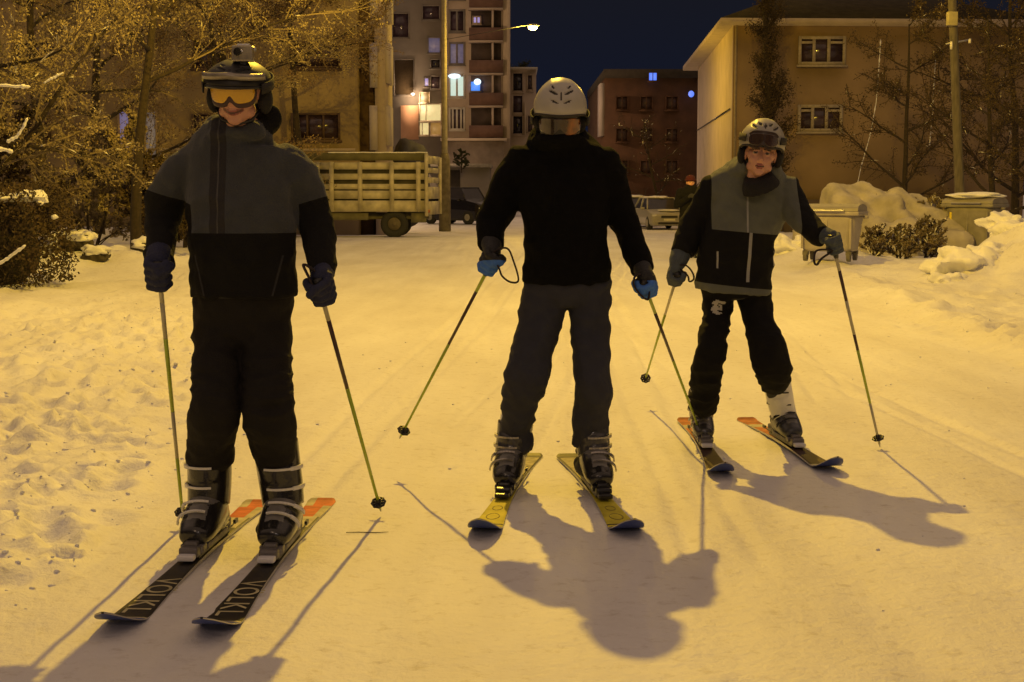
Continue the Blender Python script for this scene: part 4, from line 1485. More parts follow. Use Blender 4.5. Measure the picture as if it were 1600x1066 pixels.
def helmet(name, C, M, s, mats, parent, vents='v', zk=1.0):
    """hard shell with rim, vent recesses, ear pads and chin strap; local -Y is the front"""
    rx, ry, rz = 0.111 * s, 0.135 * s, 0.122 * s * zk
    n, m = 96, 60
    vs_, fs_, mi = [], [], []
    for i in range(m + 1):
        for k in range(n):
            ph = 2 * math.pi * k / n
            front = -math.sin(ph)
            low = -0.10 + (-0.20 if front < 0 else 0.0) * abs(front) - 0.22 * (1 - abs(front)) ** 2
            zend = max(-0.9, low)
            th = (math.pi / 2 + math.asin(-zend)) * i / m
            x, y, z = math.sin(th) * math.cos(ph), math.sin(th) * math.sin(ph), math.cos(th)
            rr = 1.0 + 0.012 * math.cos(4 * th) * (1 if i < m - 3 else 0)
            ridge = 0.014 * math.exp(-((abs(x) - 0.38) / 0.10) ** 2) * (z > 0)
            rr += ridge
            mm = 0
            if y < 0.3:
                ax = abs(x)
                if vents == 'v':
                    c = [(0.30, 0.66, 0.17, 0.042, 0.30), (0.25, 0.38, 0.14, 0.034, 0.35), (0.30, 0.80, 0.07, 0.03, 0.3)]
                    cc = (0.0, 0.56, 0.045, 0.12, 0)
                else:
                    c = [(0.22, 0.78, 0.10, 0.05, 0.4), (0.46, 0.66, 0.13, 0.05, 0.6)]
                    cc = (0.0, 0.72, 0.05, 0.10, 0)
                for cx, cz, wa, wb, rot in c + [cc]:
                    dx, dz = ax - cx, z - cz
                    u = dx * math.cos(rot) + dz * math.sin(rot)
                    w = -dx * math.sin(rot) + dz * math.cos(rot)
                    q = (u / wa) ** 2 + (w / wb) ** 2
                    if q < 1 and y < 0:
                        rr -= 0.05 * min(1, (1 - q) * 3)
                        mm = 1
            vs_.append(C + M @ Vector((x * rx * rr, y * ry * rr, z * rz * rr)))
            mi.append(mm)
    for i in range(m):
        for k in range(n):
            a, b = i * n + k, i * n + (k + 1) % n
            fs_.append((a, a + n, b + n, b))
    me = bpy.data.meshes.new(name)
    me.from_pydata([tuple(v) for v in vs_], [], fs_)
    for q in mats:
        me.materials.append(q)
    me.polygons.foreach_set('material_index', [mi[f[0]] for f in fs_])
    me.polygons.foreach_set('use_smooth', [True] * len(fs_))
    o = link(name, me, parent)
    sd = o.modifiers.new('shell', 'SOLIDIFY')
    sd.thickness = 0.012 * s
    sd.offset = -1
    # rim
    rim = MB()
    loop = [vs_[m * n + k] for k in range(n)]
    rim.tube(loop + [loop[0]], 0.0055 * s, 8)
    rim.build('rim', mats[1], o, True)
    # ear pads
    for sx in (-1, 1):
        e = MB()
        e.ell(C + M @ (Vector((sx * 0.088, 0.018, -0.062)) * s), (0.026 * s, 0.044 * s, 0.050 * s), M.to_4x4(), 16)
        e.build('ear_pad', mat('ear_pad_cloth', (0.012, 0.011, 0.011), 0.9, 0.2, 60, 0.3), o, True)
    st = MB()
    st.tube([C + M @ (Vector(p) * s) for p in ((-0.078, 0.0, -0.09), (-0.05, -0.03, -0.128), (0, -0.052, -0.142), (0.05, -0.03, -0.128), (0.078, 0.0, -0.09))], 0.006 * s, 6)
    st.build('chin_strap', BLACKP, o, True)
    return o


def goggles(C, M, s, zc, parent, lensmat, framemat, strapmat, rad=0.088, tilt=0.0, depth=0.108, half=0.86, hk=1.0):
    T = M @ Matrix.Rotation(tilt, 3, 'X')

    def patch(w0, h0, off, notch, th, na=40, nh=16):
        vs_, fs_ = [], []
        for j in range(nh + 1):
            for i in range(na + 1):
                u, v = i / na * 2 - 1, j / nh * 2 - 1
                hh = h0 * (1 - abs(u) ** 5) ** 0.5 if abs(u) < 1 else 0
                hh = max(hh, 0.15 * h0)
                z = v * hh
                if v < 0:
                    z += notch * math.exp(-(u / 0.16) ** 2) * (-v)
                a = u * w0
                vs_.append(Vector(((rad + off) * math.sin(a), -(depth + off) * math.cos(a) + 0.0, z + zc)))
        N = len(vs_)
        vs2 = [Vector((v.x * (1 - th / rad), v.y * (1 - th / depth), v.z)) for v in vs_]
        W = na + 1
        for j in range(nh):
            for i in range(na):
                a = j * W + i
                fs_.append((a, a + 1, a + W + 1, a + W))
                fs_.append((N + a, N + a + W, N + a + W + 1, N + a + 1))
        for i in range(na):
            fs_.append((i, N + i, N + i + 1, i + 1))
            t = nh * W + i
            fs_.append((t, t + 1, N + t + 1, N + t))
        for j in range(nh):
            a = j * W
            fs_.append((a, a + W, N + a + W, N + a))
            t = a + na
            fs_.append((t, N + t, N + t + W, t + W))
        return [C + T @ (v * s) for v in vs_ + vs2], fs_
    fr = MB()
    fr.add(*patch(half + 0.14, 0.044 * hk, 0.0, 0.020, 0.030))
    fo = fr.build('goggles', framemat, parent, True)
    ln = MB()
    ln.add(*patch(half - 0.02, 0.0305 * hk, 0.005, 0.026, 0.006))
    ln.build('lens', lensmat, fo, True)
    st = MB()
    N = 40
    vs_, fs_ = [], []
    for i in range(N + 1):
        a = half + (2 * math.pi - 2 * half) * i / N
        rx, ry = (0.1135 if zc > 0.03 else rad + 0.030), (0.150 if zc > 0.03 else depth + 0.035)
        for dz, dr in ((-0.018, 0), (0.018, 0), (0.018, 0.004), (-0.018, 0.004)):
            w = Vector(((rx + dr) * math.sin(a), -(ry + dr) * math.cos(a) + 0.012, dz + zc + 0.018 * (1 - math.cos(a))))
            vs_.append(C + T @ (w * s))
    for i in range(N):
        for k in range(4):
            a, b = i * 4 + k, i * 4 + (k + 1) % 4
            fs_.append((a, b, b + 4, a + 4))
    st.add(vs_, fs_)
    st.build('strap', strapmat, fo, True)
    return fo


def ski_boot(parent, loc, heading, lean_to, s, shell, cuffm, bucklem, linerm, h=0.30, side=-1):
    """one ski boot; local -Y points to the toe. lean_to: world point of the shaft top"""
    rz = math.atan2(heading[1], heading[0]) + math.pi / 2
    B = empty_child('ski_boot', parent, loc, rz)
    Minv = Matrix.Rotation(-rz, 3, 'Z')
    top = Minv @ (Vector(lean_to) - Vector(loc)) / s
    top = Vector((max(-0.09, min(0.09, top.x)), max(-0.10, min(0.06, top.y)), h))
    mb = MB()
    mb.rings([((0, 0.135, 0.060), 0.088, 0.95), ((0, 0.09, 0.068), 0.108, 1.0), ((0, 0.03, 0.095), 0.126, 1.3), ((0, -0.04, 0.080), 0.126, 1.15),
              ((0, -0.11, 0.058), 0.116, 0.82), ((0, -0.15, 0.050), 0.096, 0.76)], round_caps=(0.015, 0.02))
    mb.rings([((0, 0.06, 0.03), 0.098, 1.2), ((0, 0.055, 0.09), 0.100, 1.25), (Vector((0, 0.045, 0.13)) + top * 0.1, 0.104, 1.15)])
    me = remesh(mb, 'ski_boot_shell', 0.0055, 3, None,
                lambda p: 1 if (-0.125 < p.y < -0.075 and abs(p.x) < 0.030 and p.z > 0.07) or (abs(p.x) > 0.040 and 0.045 < p.z - 0.25 * p.y < 0.062) or (p.z > 0.135 and p.y < 0.02) else 0,
                [shell, mat('grey_trim', (0.16, 0.155, 0.15), 0.4, 0.2, 30)])
    me.transform(Matrix.Scale(s, 4))
    sh = link('shell', me, B, False)
    cu = MB()
    c0, c1 = Vector((0, 0.045, 0.115)), top
    cu.rings([(c0 + Vector((0, -0.01, 0)), 0.134, 1.30), (c0 * 0.7 + c1 * 0.3, 0.140, 1.24), (c0 * 0.35 + c1 * 0.65, 0.144, 1.14), (c1, 0.150, 1.05)])
    cu.rings([(c0 * 0.55 + c1 * 0.45 + Vector((0.0, -0.01, 0)), 0.130, 1.22), (c0 * 0.35 + c1 * 0.65 + Vector((0, -0.012, 0)), 0.135, 1.15)])
    me = remesh(cu, 'ski_boot_cuff', 0.0055, 2, None, None, [cuffm])
    me.transform(Matrix.Scale(s, 4))
    link('cuff', me, B, False)
    li = MB()
    li.rings([(c1 * 0.9 + c0 * 0.1, 0.125, 1.0), (c1 + Vector((0, 0, 0.03)), 0.128, 1.0)])
    me = li.mesh('boot_liner', linerm, True)
    me.transform(Matrix.Scale(s, 4))
    link('liner', me, B, False)
    so = MB()
    so.bevbox((0, -0.148, 0.011), (0.034, 0.030, 0.011), 0.004)
    so.bevbox((0, 0.0, 0.012), (0.040, 0.125, 0.009), 0.004)
    so.bevbox((0, 0.150, 0.014), (0.034, 0.022, 0.013), 0.004)
    me = so.mesh('boot_sole', mat('grey_sole', (0.22, 0.21, 0.20), 0.6, 0.3, 30))
    me.transform(Matrix.Scale(s, 4))
    link('sole', me, B, False)
    # four buckles over the instep and shaft
    for (c, w, q, tz) in ((Vector((0, -0.075, 0.072)), 0.136, 0.86, 0.95), (Vector((0, -0.005, 0.100)), 0.142, 1.12, 0.6),
                          (c0 * 0.68 + c1 * 0.32, 0.144, 1.26, 0.0), (c0 * 0.38 + c1 * 0.62, 0.149, 1.19, 0.0)):
        b = MB()
        ax = Matrix.Rotation(-tz, 3, 'X')
        ptsl = []
        for k in range(13):
            a = math.radians(-22 + 112 * k / 12)
            p = ax @ Vector((side * math.sin(a) * (w / 2 + 0.001), -math.cos(a) * (w / 2 * q + 0.002), 0))
            ptsl.append((c + p, ax))
        for k in range(12):
            p, p2 = ptsl[k][0], ptsl[k + 1][0]
            wd = 0.0062 if k > 6 else 0.0036
            d = (p2 - p)
            nrm = (ax @ Vector((side * math.sin(math.radians(-22 + 112 * (k + .5) / 12)), -math.cos(math.radians(-22 + 112 * (k + .5) / 12)), 0))).normalized()
            up = ax @ Vector((0, 0, 1))
            q8 = []
            for pp in (p, p2):
                for su, sn in ((-1, 0), (1, 0), (1, 1), (-1, 1)):
                    q8.append(pp + up * su * wd + nrm * sn * 0.006)
            b.add(q8, [(0, 1, 2, 3), (7, 6, 5, 4), (0, 4, 5, 1), (1, 5, 6, 2), (2, 6, 7, 3), (3, 7, 4, 0)])
        me = b.mesh('boot_buckle', bucklem)
        me.transform(Matrix.Scale(s, 4))
        link('buckle', me, B, False)
    return B


def empty_child(name, parent, loc, rz):
    o = bpy.data.objects.new(name, None)
    o.empty_display_size = 0.1
    COL.objects.link(o)
    o.parent = parent
    o.matrix_parent_inverse = wmat(parent).inverted()
    o.location = loc
    o.rotation_euler = (0, 0, rz)
    return o


def ski(tail, tip, label, group, mats, scheme, centre, s=1.0, lift=0.0):
    """tail and tip as ground points, centre: boot centre distance from the tail; local +Y to the tip"""
    tail, tip = Vector((*tail, 0)), Vector((*tip, 0))
    d = tip - tail
    L = d.length
    rz = math.atan2(d.y, d.x) - math.pi / 2
    gzt = max(gz(*tail.xy), gz(*tip.xy), gz(*((tail + tip) / 2).xy))
    root = empty('ski', (tail.x, tail.y, gzt - 0.002 + lift), rz, label, 'ski', group)
    N = 90
    cen = centre

    def width(t):
        y = t
        w = 0.036 + 0.026 * abs((y - 0.46) / 0.46) ** 2.0
        if y > 0.5:
            w = 0.036 + 0.026 * ((y - 0.46) / 0.42) ** 2
        if y > 0.9:
            w = 0.062 * math.sqrt(max(0, 1 - ((y - 0.9) / 0.1) ** 2.2))
        if y < 0.012:
            w *= 0.80 + 0.2 * y / 0.012
        return max(w, 0.004) * s

    def height(t):
        z = 0.0
        if t > 0.85:
            q = (t - 0.85) / 0.15
            z += 0.085 * q ** 1.8 * s
        if t < 0.03:
            z += 0.012 * ((0.03 - t) / 0.03) ** 2
        z += 0.004 * math.sin(math.pi * min(1, t / 0.87))
        return z
    xs = (-1, -0.82, -0.4, 0, 0.4, 0.82, 1)
    vs_, fs_, mi = [], [], []
    for i in range(N + 1):
        t = i / N
        w, z = width(t), height(t)
        th = 0.006 + 0.010 * max(0, 1 - abs(t - 0.45) / 0.45)
        for x in xs:
            vs_.append((x * w, t * L, z + th - (0.002 if abs(x) == 1 else 0)))
        for x in xs[::-1]:
            vs_.append((x * w, t * L, z))
    K = len(xs) * 2
    for i in range(N):
        t = (i + 0.5) / N
        for k in range(K):
            a, b = i * K + k, i * K + (k + 1) % K
            fs_.append((a, b, b + K, a + K))
            if k < len(xs) - 1:
                edge = k in (0, len(xs) - 2)
                mi.append(scheme(t, (xs[k] + xs[k + 1]) / 2, edge))
            elif k in (len(xs) - 1, K - 1):
                mi.append(3)
            else:
                mi.append(2)
    fs_.append(tuple(range(K)))
    fs_.append(tuple(range(N * K, N * K + K))[::-1])
    mi += [0, 0]
    me = bpy.data.meshes.new('ski_blade')
    me.from_pydata(vs_, [], fs_)
    for m in mats:
        me.materials.append(m)
    me.polygons.foreach_set('material_index', mi)
    # fine crosswise refinement keeps edges crisp; flat shading
    link('blade', me, root, False)
    # binding: toe piece, heel piece, plate, brake arms
    pl = MB()
    pl.bevbox((0, cen, 0.026), (0.032 * s, 0.21, 0.006), 0.003)
    pl.build('binding_plate', mat('binding_plate', (0.06, 0.06, 0.06), 0.4), root, False, False)
    tp = MB()
    tp.bevbox((0, cen + 0.205 * s, 0.046), (0.034 * s, 0.038, 0.018), 0.010)
    tp.bevbox((0, cen + 0.188 * s, 0.066), (0.024 * s, 0.022, 0.012), 0.008)
    for sx in (-1, 1):
        tp.bevbox((sx * 0.032 * s, cen + 0.165 * s, 0.052), (0.010, 0.024, 0.012), 0.005)
    tpo = tp.build('toe_piece', mats[5], root, False, False)
    cp = MB()
    cp.bevbox((0, cen + 0.262 * s, 0.036), (0.030 * s, 0.020, 0.010), 0.006)
    cp.build('toe_cover', mats[6], tpo, False, False)
    hp = MB()
    hp.bevbox((0, cen - 0.205 * s, 0.052), (0.030 * s, 0.050, 0.020), 0.010)
    hp.bevbox((0, cen - 0.178 * s, 0.085), (0.024 * s, 0.016, 0.024), 0.008)
    hp.tube([(0, cen - 0.20 * s, 0.07), (0, cen - 0.27 * s, 0.105), (0, cen - 0.285 * s, 0.10)], 0.012, 8)
    hp.build('heel_piece', mats[5], root, False, False)
    for sx in (-1, 1):
        br = MB()
        br.tube([(sx * 0.040 * s, cen - 0.13, 0.040), (sx * 0.046 * s, cen - 0.20, 0.046), (sx * 0.046 * s, cen - 0.235, 0.05)], 0.003, 6)
        br.bevbox((sx * 0.046 * s, cen - 0.25, 0.052), (0.005, 0.022, 0.008), 0.002)
        br.build('brake_arm', BLACKP, root, False, False)
    return root, L


def ski_pole(grip, tip, label, group, bands, cat='ski pole', rad=0.0075, basket=0.025, strap=None, extra=0.05):
    """grip: hand centre, tip: world point of the tip"""
    G_, T_ = Vector(grip), Vector(tip)
    d = (T_ - G_).normalized()
    Lh = (T_ - G_).length
    top = G_ - d * extra
    root = empty('ski_pole', tuple(T_), 0, label, cat, group)
    sh = MB()
    segs = bands
    tot = Lh - 0.05
    for (a, b, m) in segs:
        p, q = G_ + d * (tot * a + 0.03), G_ + d * (tot * b + 0.03)
        r0, r1 = rad * (1 - 0.3 * a), rad * (1 - 0.3 * b)
        sh.tube([p, q], [r0, r1], 12, m)
    sh.build('shaft', POLEM, root, True)
    g = MB()
    n = 9
    pts = [top + d * (0.12 * i / (n - 1)) for i in range(n)]
    g.tube(pts, [0.017, 0.019, 0.016, 0.0135, 0.015, 0.0135, 0.015, 0.0135, 0.012], 12)
    g.build('grip', BLACKP, root, True)
    b = MB()
    u = d.orthogonal().normalized()
    w = d.cross(u)
    c = T_ - d * 0.055
    for k in range(8):
        a0, a1 = 2 * math.pi * k / 8, 2 * math.pi * (k + 1) / 8
        am = (a0 + a1) / 2
        b.tube([c, c + (u * math.cos(am) + w * math.sin(am)) * basket * 0.9], 0.0062, 6)
    loop = [c + (u * math.cos(2 * math.pi * k / 24) + w * math.sin(2 * math.pi * k / 24)) * basket * (1 + 0.08 * math.cos(8 * math.pi * k / 12)) for k in range(25)]
    b.tube(loop, 0.0055, 6)
    b.tube([c - d * 0.02, c + d * 0.012], [0.009, 0.012], 10)
    b.build('basket', BLACKP, root, True)
    t = MB()
    t.tube([T_ - d * 0.05, T_ - d * 0.01, T_], [0.005, 0.004, 0.002], 8)
    t.build('tip', STEEL, root, True)
    if strap:
        s_ = MB()
        pts = [Vector(p) for p in strap]
        # smooth closed ribbon
        P = []
        n = len(pts)
        for i in range(n):
            p0, p1, p2, p3 = pts[i - 1], pts[i], pts[(i + 1) % n], pts[(i + 2) % n]
            for k in range(6):
                t_ = k / 6
                P.append(0.5 * (2 * p1 + (p2 - p0) * t_ + (2 * p0 - 5 * p1 + 4 * p2 - p3) * t_ ** 2 + (3 * p1 - p0 - 3 * p2 + p3) * t_ ** 3))
        P.append(P[0])
        vs_, fs_ = [], []
        for i, p in enumerate(P):
            tg = (P[min(i + 1, len(P) - 1)] - P[max(i - 1, 0)]).normalized()
            up = Vector((0, 1, 0))
            up = (up - tg * up.dot(tg)).normalized()
            sd = tg.cross(up)
            for a_, b_ in ((-1, -1), (1, -1), (1, 1), (-1, 1)):
                vs_.append(p + up * a_ * 0.010 + sd * b_ * 0.0036)
        for i in range(len(P) - 1):
            for k in range(4):
                a_, b_ = i * 4 + k, i * 4 + (k + 1) % 4
                fs_.append((a_, b_, b_ + 4, a_ + 4))
        s_.add(vs_, fs_)
        s_.build('strap', mat('strap_webbing', (0.02, 0.012, 0.014), 0.8, 0.2, 80), root, True)
    return root


POLE_G = mat('pole_lime', (0.40, 0.52, 0.04), 0.3, 0.1, 20)
POLE_D = mat('pole_dark', (0.05, 0.02, 0.02), 0.3, 0.2, 20)
POLE_W = mat('pole_grey', (0.45, 0.42, 0.30), 0.35, 0.1, 20)
POLEM = [POLE_G, POLE_D, POLE_W]


def cloth_fold(tz, seed, amp=0.006, zones=()):
    """small irregular folds, deeper in the given zones (centre, radius, extra amplitude)"""
    def f(p):
        wz = p.z + 0.05 * noise.noise(p * 5 + Vector((seed, 3, 1))) + 0.35 * p.x * noise.noise(Vector((seed, p.z * 2, 0)))
        q = Vector((p.x * 6.5, p.y * 6.5, wz * tz * 0.62))
        n1 = 1 - 2 * abs(noise.noise(q + Vector((seed, 0, seed * 0.5))))
        n1 = n1 * 0.7 + 0.5 * noise.noise(p * 4.5 + Vector((0, seed, 0)))
        n2 = noise.noise(Vector((p.x * 26 + p.z * 9, p.y * 26, p.z * 26 + seed)))
        a = amp
        for c, r, ex, in zones:
            dd = (p - c).length / r
            if dd < 2:
                a += ex * math.exp(-dd * dd * 1.5)
        return a * (n1 - 0.35) + amp * 0.35 * n2
    return f


def P3(row):
    return (px(row[0], row[1], row[3]), row[2] * (row[3] * 1.005) / F_PX, row[4] if len(row) > 4 else 1.0)


def lift_rings(rows):
    return [P3(r) for r in rows]


def shrink(rows, k):
    return [(c, w * k, q) for c, w, q in rows]


def person(name, base, spec):
    root = empty('person', base, 0, spec['label'], 'person', spec.get('group'))
    C, M, s = spec['head']
    # ---------------- body: one continuous skin
    b = MB()
    head_shells(b, C, M, s)
    tor = lift_rings(spec['torso'])
    neck = [C + M @ Vector((0, 0.02, -0.05)) * s, C + M @ Vector((0, 0.03, -0.14)) * s, tor[1][0]]
    b.tube(neck, [0.058 * s, 0.056 * s, 0.07 * s], 18)
    b.rings(shrink(tor, 0.84), round_caps=(0.02, 0.0))
    hips = lift_rings(spec['hips'])
    b.rings(shrink(hips, 0.82), round_caps=(0.03, 0.03))
    for arm, h in zip(spec['arms'], spec['hands']):
        A = lift_rings(arm)
        kk = [0.86, 0.80, 0.74, 0.68, 0.64, 0.6]
        b.rings([(c, w * kk[min(i, 5)], q) for i, (c, w, q) in enumerate(A)], round_caps=(0.03, 0.02))
        hand_shells(b, h['C'], h['a'], h['o'], h['f'], A[-1][0], 0.0088 * spec['hs'], 0.0135, 0.022)
    for leg, ft in zip(spec['legs'], spec['feet']):
        Lr = lift_rings(leg)
        b.rings([(c, w * (0.80 - 0.05 * i), q) for i, (c, w, q) in enumerate(Lr)], round_caps=(0.04, 0.0))
        fc, hd = Vector((*ft[0], 0.10 * spec['s'])), Vector((*ft[1], 0)).normalized()
        b.tube([Lr[-1][0], fc - hd * 0.06 + Vector((0, 0, 0.05))], [0.045 * s, 0.038 * s], 14)
        b.tube([fc - hd * 0.075, fc, fc + hd * 0.11], [0.034 * s, 0.036 * s, 0.024 * s], 14)
        b.ell(fc - hd * 0.075 + Vector((0, 0, 0.01)), (0.037 * s,) * 3, n=12)
    me = remesh(b, 'body', 0.0046, 3, None, head_mat(C, M, s, spec.get('smile', False)), BODYM, 0.4)
    link('body', me, root)
    # ---------------- trousers
    t = MB()
    t.rings(hips, round_caps=(0.02, 0.02))
    for leg in spec['legs']:
        t.rings(lift_rings(leg), round_caps=(0.05, 0.0))
    zones = [(px(l[k][0], l[k][1], l[k][3]), 0.10, 0.014) for l in spec['legs'] for k in (3, len(l) - 2)]
    zones += [(px(l[0][0], l[0][1], l[0][3]), 0.12, 0.007) for l in spec['legs']]
    me = remesh(t, 'trousers', 0.0075, 4, cloth_fold(19, spec['seed'], 0.014, zones), spec.get('trouser_mat'), spec['tm'])
    link('trousers', me, root)
    # ---------------- jacket
    j = MB()
    j.rings(tor, round_caps=(0.02, 0.0))
    for arm in spec['arms']:
        j.rings(lift_rings(arm), round_caps=(0.045, 0.0))
    for c, r in spec.get('collar', ()):
        j.ell(c, r, n=18)
    zones = [(px(a[k][0], a[k][1], a[k][3]), 0.08, 0.008) for a in spec['arms'] for k in (2, 3)]
    zones += [(px(a[0][0], a[0][1] + 25, a[0][3]), 0.10, 0.007) for a in spec['arms']]
    me = remesh(j, 'jacket', 0.0075, 5, cloth_fold(12, spec['seed'] + 3, 0.015, zones), spec['jacket_mat'], spec['jm'], cuts=spec.get('cuts', ()))
    jk = link('jacket', me, root)
    # ---------------- gloves
    for i, h in enumerate(spec['hands']):
        g = MB()
        hand_shells(g, h['C'], h['a'], h['o'], h['f'], h['W'], 0.0132 * spec['hs'], 0.0135, h.get('cuff', 0.034), point=h.get('point', False))
        zs = h['C'].z + h.get('split', 0.0)
        me = remesh(g, 'glove', 0.0042, 2, cloth_fold(30, i * 5 + spec['seed'], 0.0016),
                    (lambda p, zs=zs, h=h: 0 if p.z + 0.15 * (p.y - h['C'].y) < zs else 1), spec['gm'], 0.4, cuts=[((0, h['C'].y, zs), (0, 0.15, 1))] if abs(h.get('split', 0)) < 0.1 else ())
        link('glove', me, root)
    return root, jk


def hand(pxy, Y, tip, wrist, lateral, **k):
    C = px(pxy[0], pxy[1], Y)
    a = (Vector(tip) - C).normalized()
    o = Vector((lateral, 0.15, 0.0))
    o = (o - a * o.dot(a)).normalized()
    f = a.cross(o).normalized()
    if f.y > 0:
        f = -f
    return dict(C=C, a=a, o=o, f=f, W=px(*wrist), **k)


def rotm(yaw=0, pitch=0, roll=0):
    return Matrix.Rotation(R(yaw), 3, 'Z') @ Matrix.Rotation(R(pitch), 3, 'X') @ Matrix.Rotation(R(roll), 3, 'Y')


GREYJ = mat('slate_jacket', (0.037, 0.042, 0.050), 0.85, 0.12, 14, 0.35, 220, sheen=0.15)
BLACKJ = mat('black_jacket', (0.0065, 0.0063, 0.0065), 0.88, 0.15, 14, 0.35, 220, spec=0.25)
FLEECE = mat('black_fleece', (0.0045, 0.0045, 0.005), 0.97, 0.2, 30, 0.5, 300, spec=0.15)
TROUS_A = mat('black_ski_trousers', (0.011, 0.0095, 0.009), 0.85, 0.12, 16, 0.3, 200, spec=0.3)
TROUS_B = mat('charcoal_ski_trousers', (0.036, 0.038, 0.054), 0.85, 0.1, 16, 0.3, 220, spec=0.3)
SAGE = mat('sage_grey_panel', (0.118, 0.128, 0.108), 0.88, 0.1, 16, 0.35, 220, sheen=0.1)
GLOVE_N = mat('navy_glove', (0.012, 0.016, 0.055), 0.75, 0.15, 40, 0.4, 150)
GLOVE_B = mat('blue_glove', (0.05, 0.17, 0.62), 0.72, 0.15, 40, 0.4, 150)
GLOVE_K = mat('black_glove', (0.015, 0.015, 0.018), 0.7, 0.2, 40, 0.4, 150)
GLOVE_G = mat('grey_glove', (0.070, 0.088, 0.105), 0.8, 0.15, 40, 0.4, 150)
SHELLK = mat('black_shell', (0.018, 0.017, 0.017), 0.22, 0.1, 30, 0.05, coat=0.3)
SHELLG = mat('grey_shell', (0.05, 0.05, 0.055), 0.25, 0.1, 30, 0.05, coat=0.3)
BUCKW = mat('white_buckle', (0.75, 0.74, 0.70), 0.35, 0.05, 30)
BUCKM = mat('metal_buckle', (0.42, 0.40, 0.38), 0.3, 0.1, 30, metal=0.7)
WHITEP = mat('white_plastic', (0.72, 0.72, 0.76), 0.35, 0.04, 30)
SKI_BLACK = mat('ski_black', (0.015, 0.012, 0.012), 0.5, 0.4, 12, spec=0.3)
SKI_BLUE = mat('ski_blue_tip', (0.03, 0.055, 0.24), 0.5, 0.1, 12)
SKI_EDGE = mat('ski_edge_steel', (0.5, 0.48, 0.44), 0.35, metal=0.8)
SKI_ORANGE = mat('ski_orange', (0.60, 0.13, 0.035), 0.6, 0.35, 14, spec=0.2)
SKI_CREAM = mat('ski_cream', (0.50, 0.45, 0.26), 0.6, 0.3, 14, spec=0.2)
SKI_YEL = mat('ski_yellow', (0.50, 0.44, 0.035), 0.6, 0.3, 9, spec=0.25)
SKI_DUST = mat('snow_dusted_ski', (0.42, 0.38, 0.20), 0.7, 0.35, 25, spec=0.2)
SKI_BASE = mat('ski_base', (0.05, 0.08, 0.30), 0.4, 0.1, 12)
BIND_W = mat('binding_grey', (0.13, 0.12, 0.12), 0.35, 0.1, 30)

# ------------------------------------------------------------ the skier on the left
A_T1, A_T2 = (-1.282, 5.67, 0.015), (-0.53, 5.88, 0.015)
A_C = px(371, 143, 5.24)
A_M = rotm(-4, 11, 2)
handsA = [hand((249, 428), 5.14, A_T1, (249, 398, 5.22), -1, split=-0.2, cuff=0.044),
          hand((500, 452), 5.16, A_T2, (504, 424, 5.24), 1, split=-0.2, cuff=0.040, point=True)]


HOODC = px(413, 186, 5.38)


def jmA(p):
    z = p.z
    if (p - HOODC).length < 0.085 and p.x > HOODC.x - 0.035:
        return 1
    if p.x < -1.135:
        return 1 if z + 0.3 * (p.x + 1.2) < 1.275 else 0
    if p.x > -0.765:
        return 1 if z - 0.3 * (p.x + 0.70) < 1.275 else 0
    if z < 1.155:
        if -1.110 < p.x + 0.25 * (z - 1.0) < -1.103 and 0.93 < z < 1.08 and p.y < 5.3:
            return 2
        if -0.835 < p.x - 0.25 * (z - 1.0) < -0.828 and 0.93 < z < 1.08 and p.y < 5.3:
            return 2
        return 1
    if -1.035 < p.x < -1.030 and z < 1.6 and p.y < 5.3:
        return 3
    if z < 1.60 and -1.062 < p.x < -1.005 and p.y < 5.3:
        return 2
    return 0


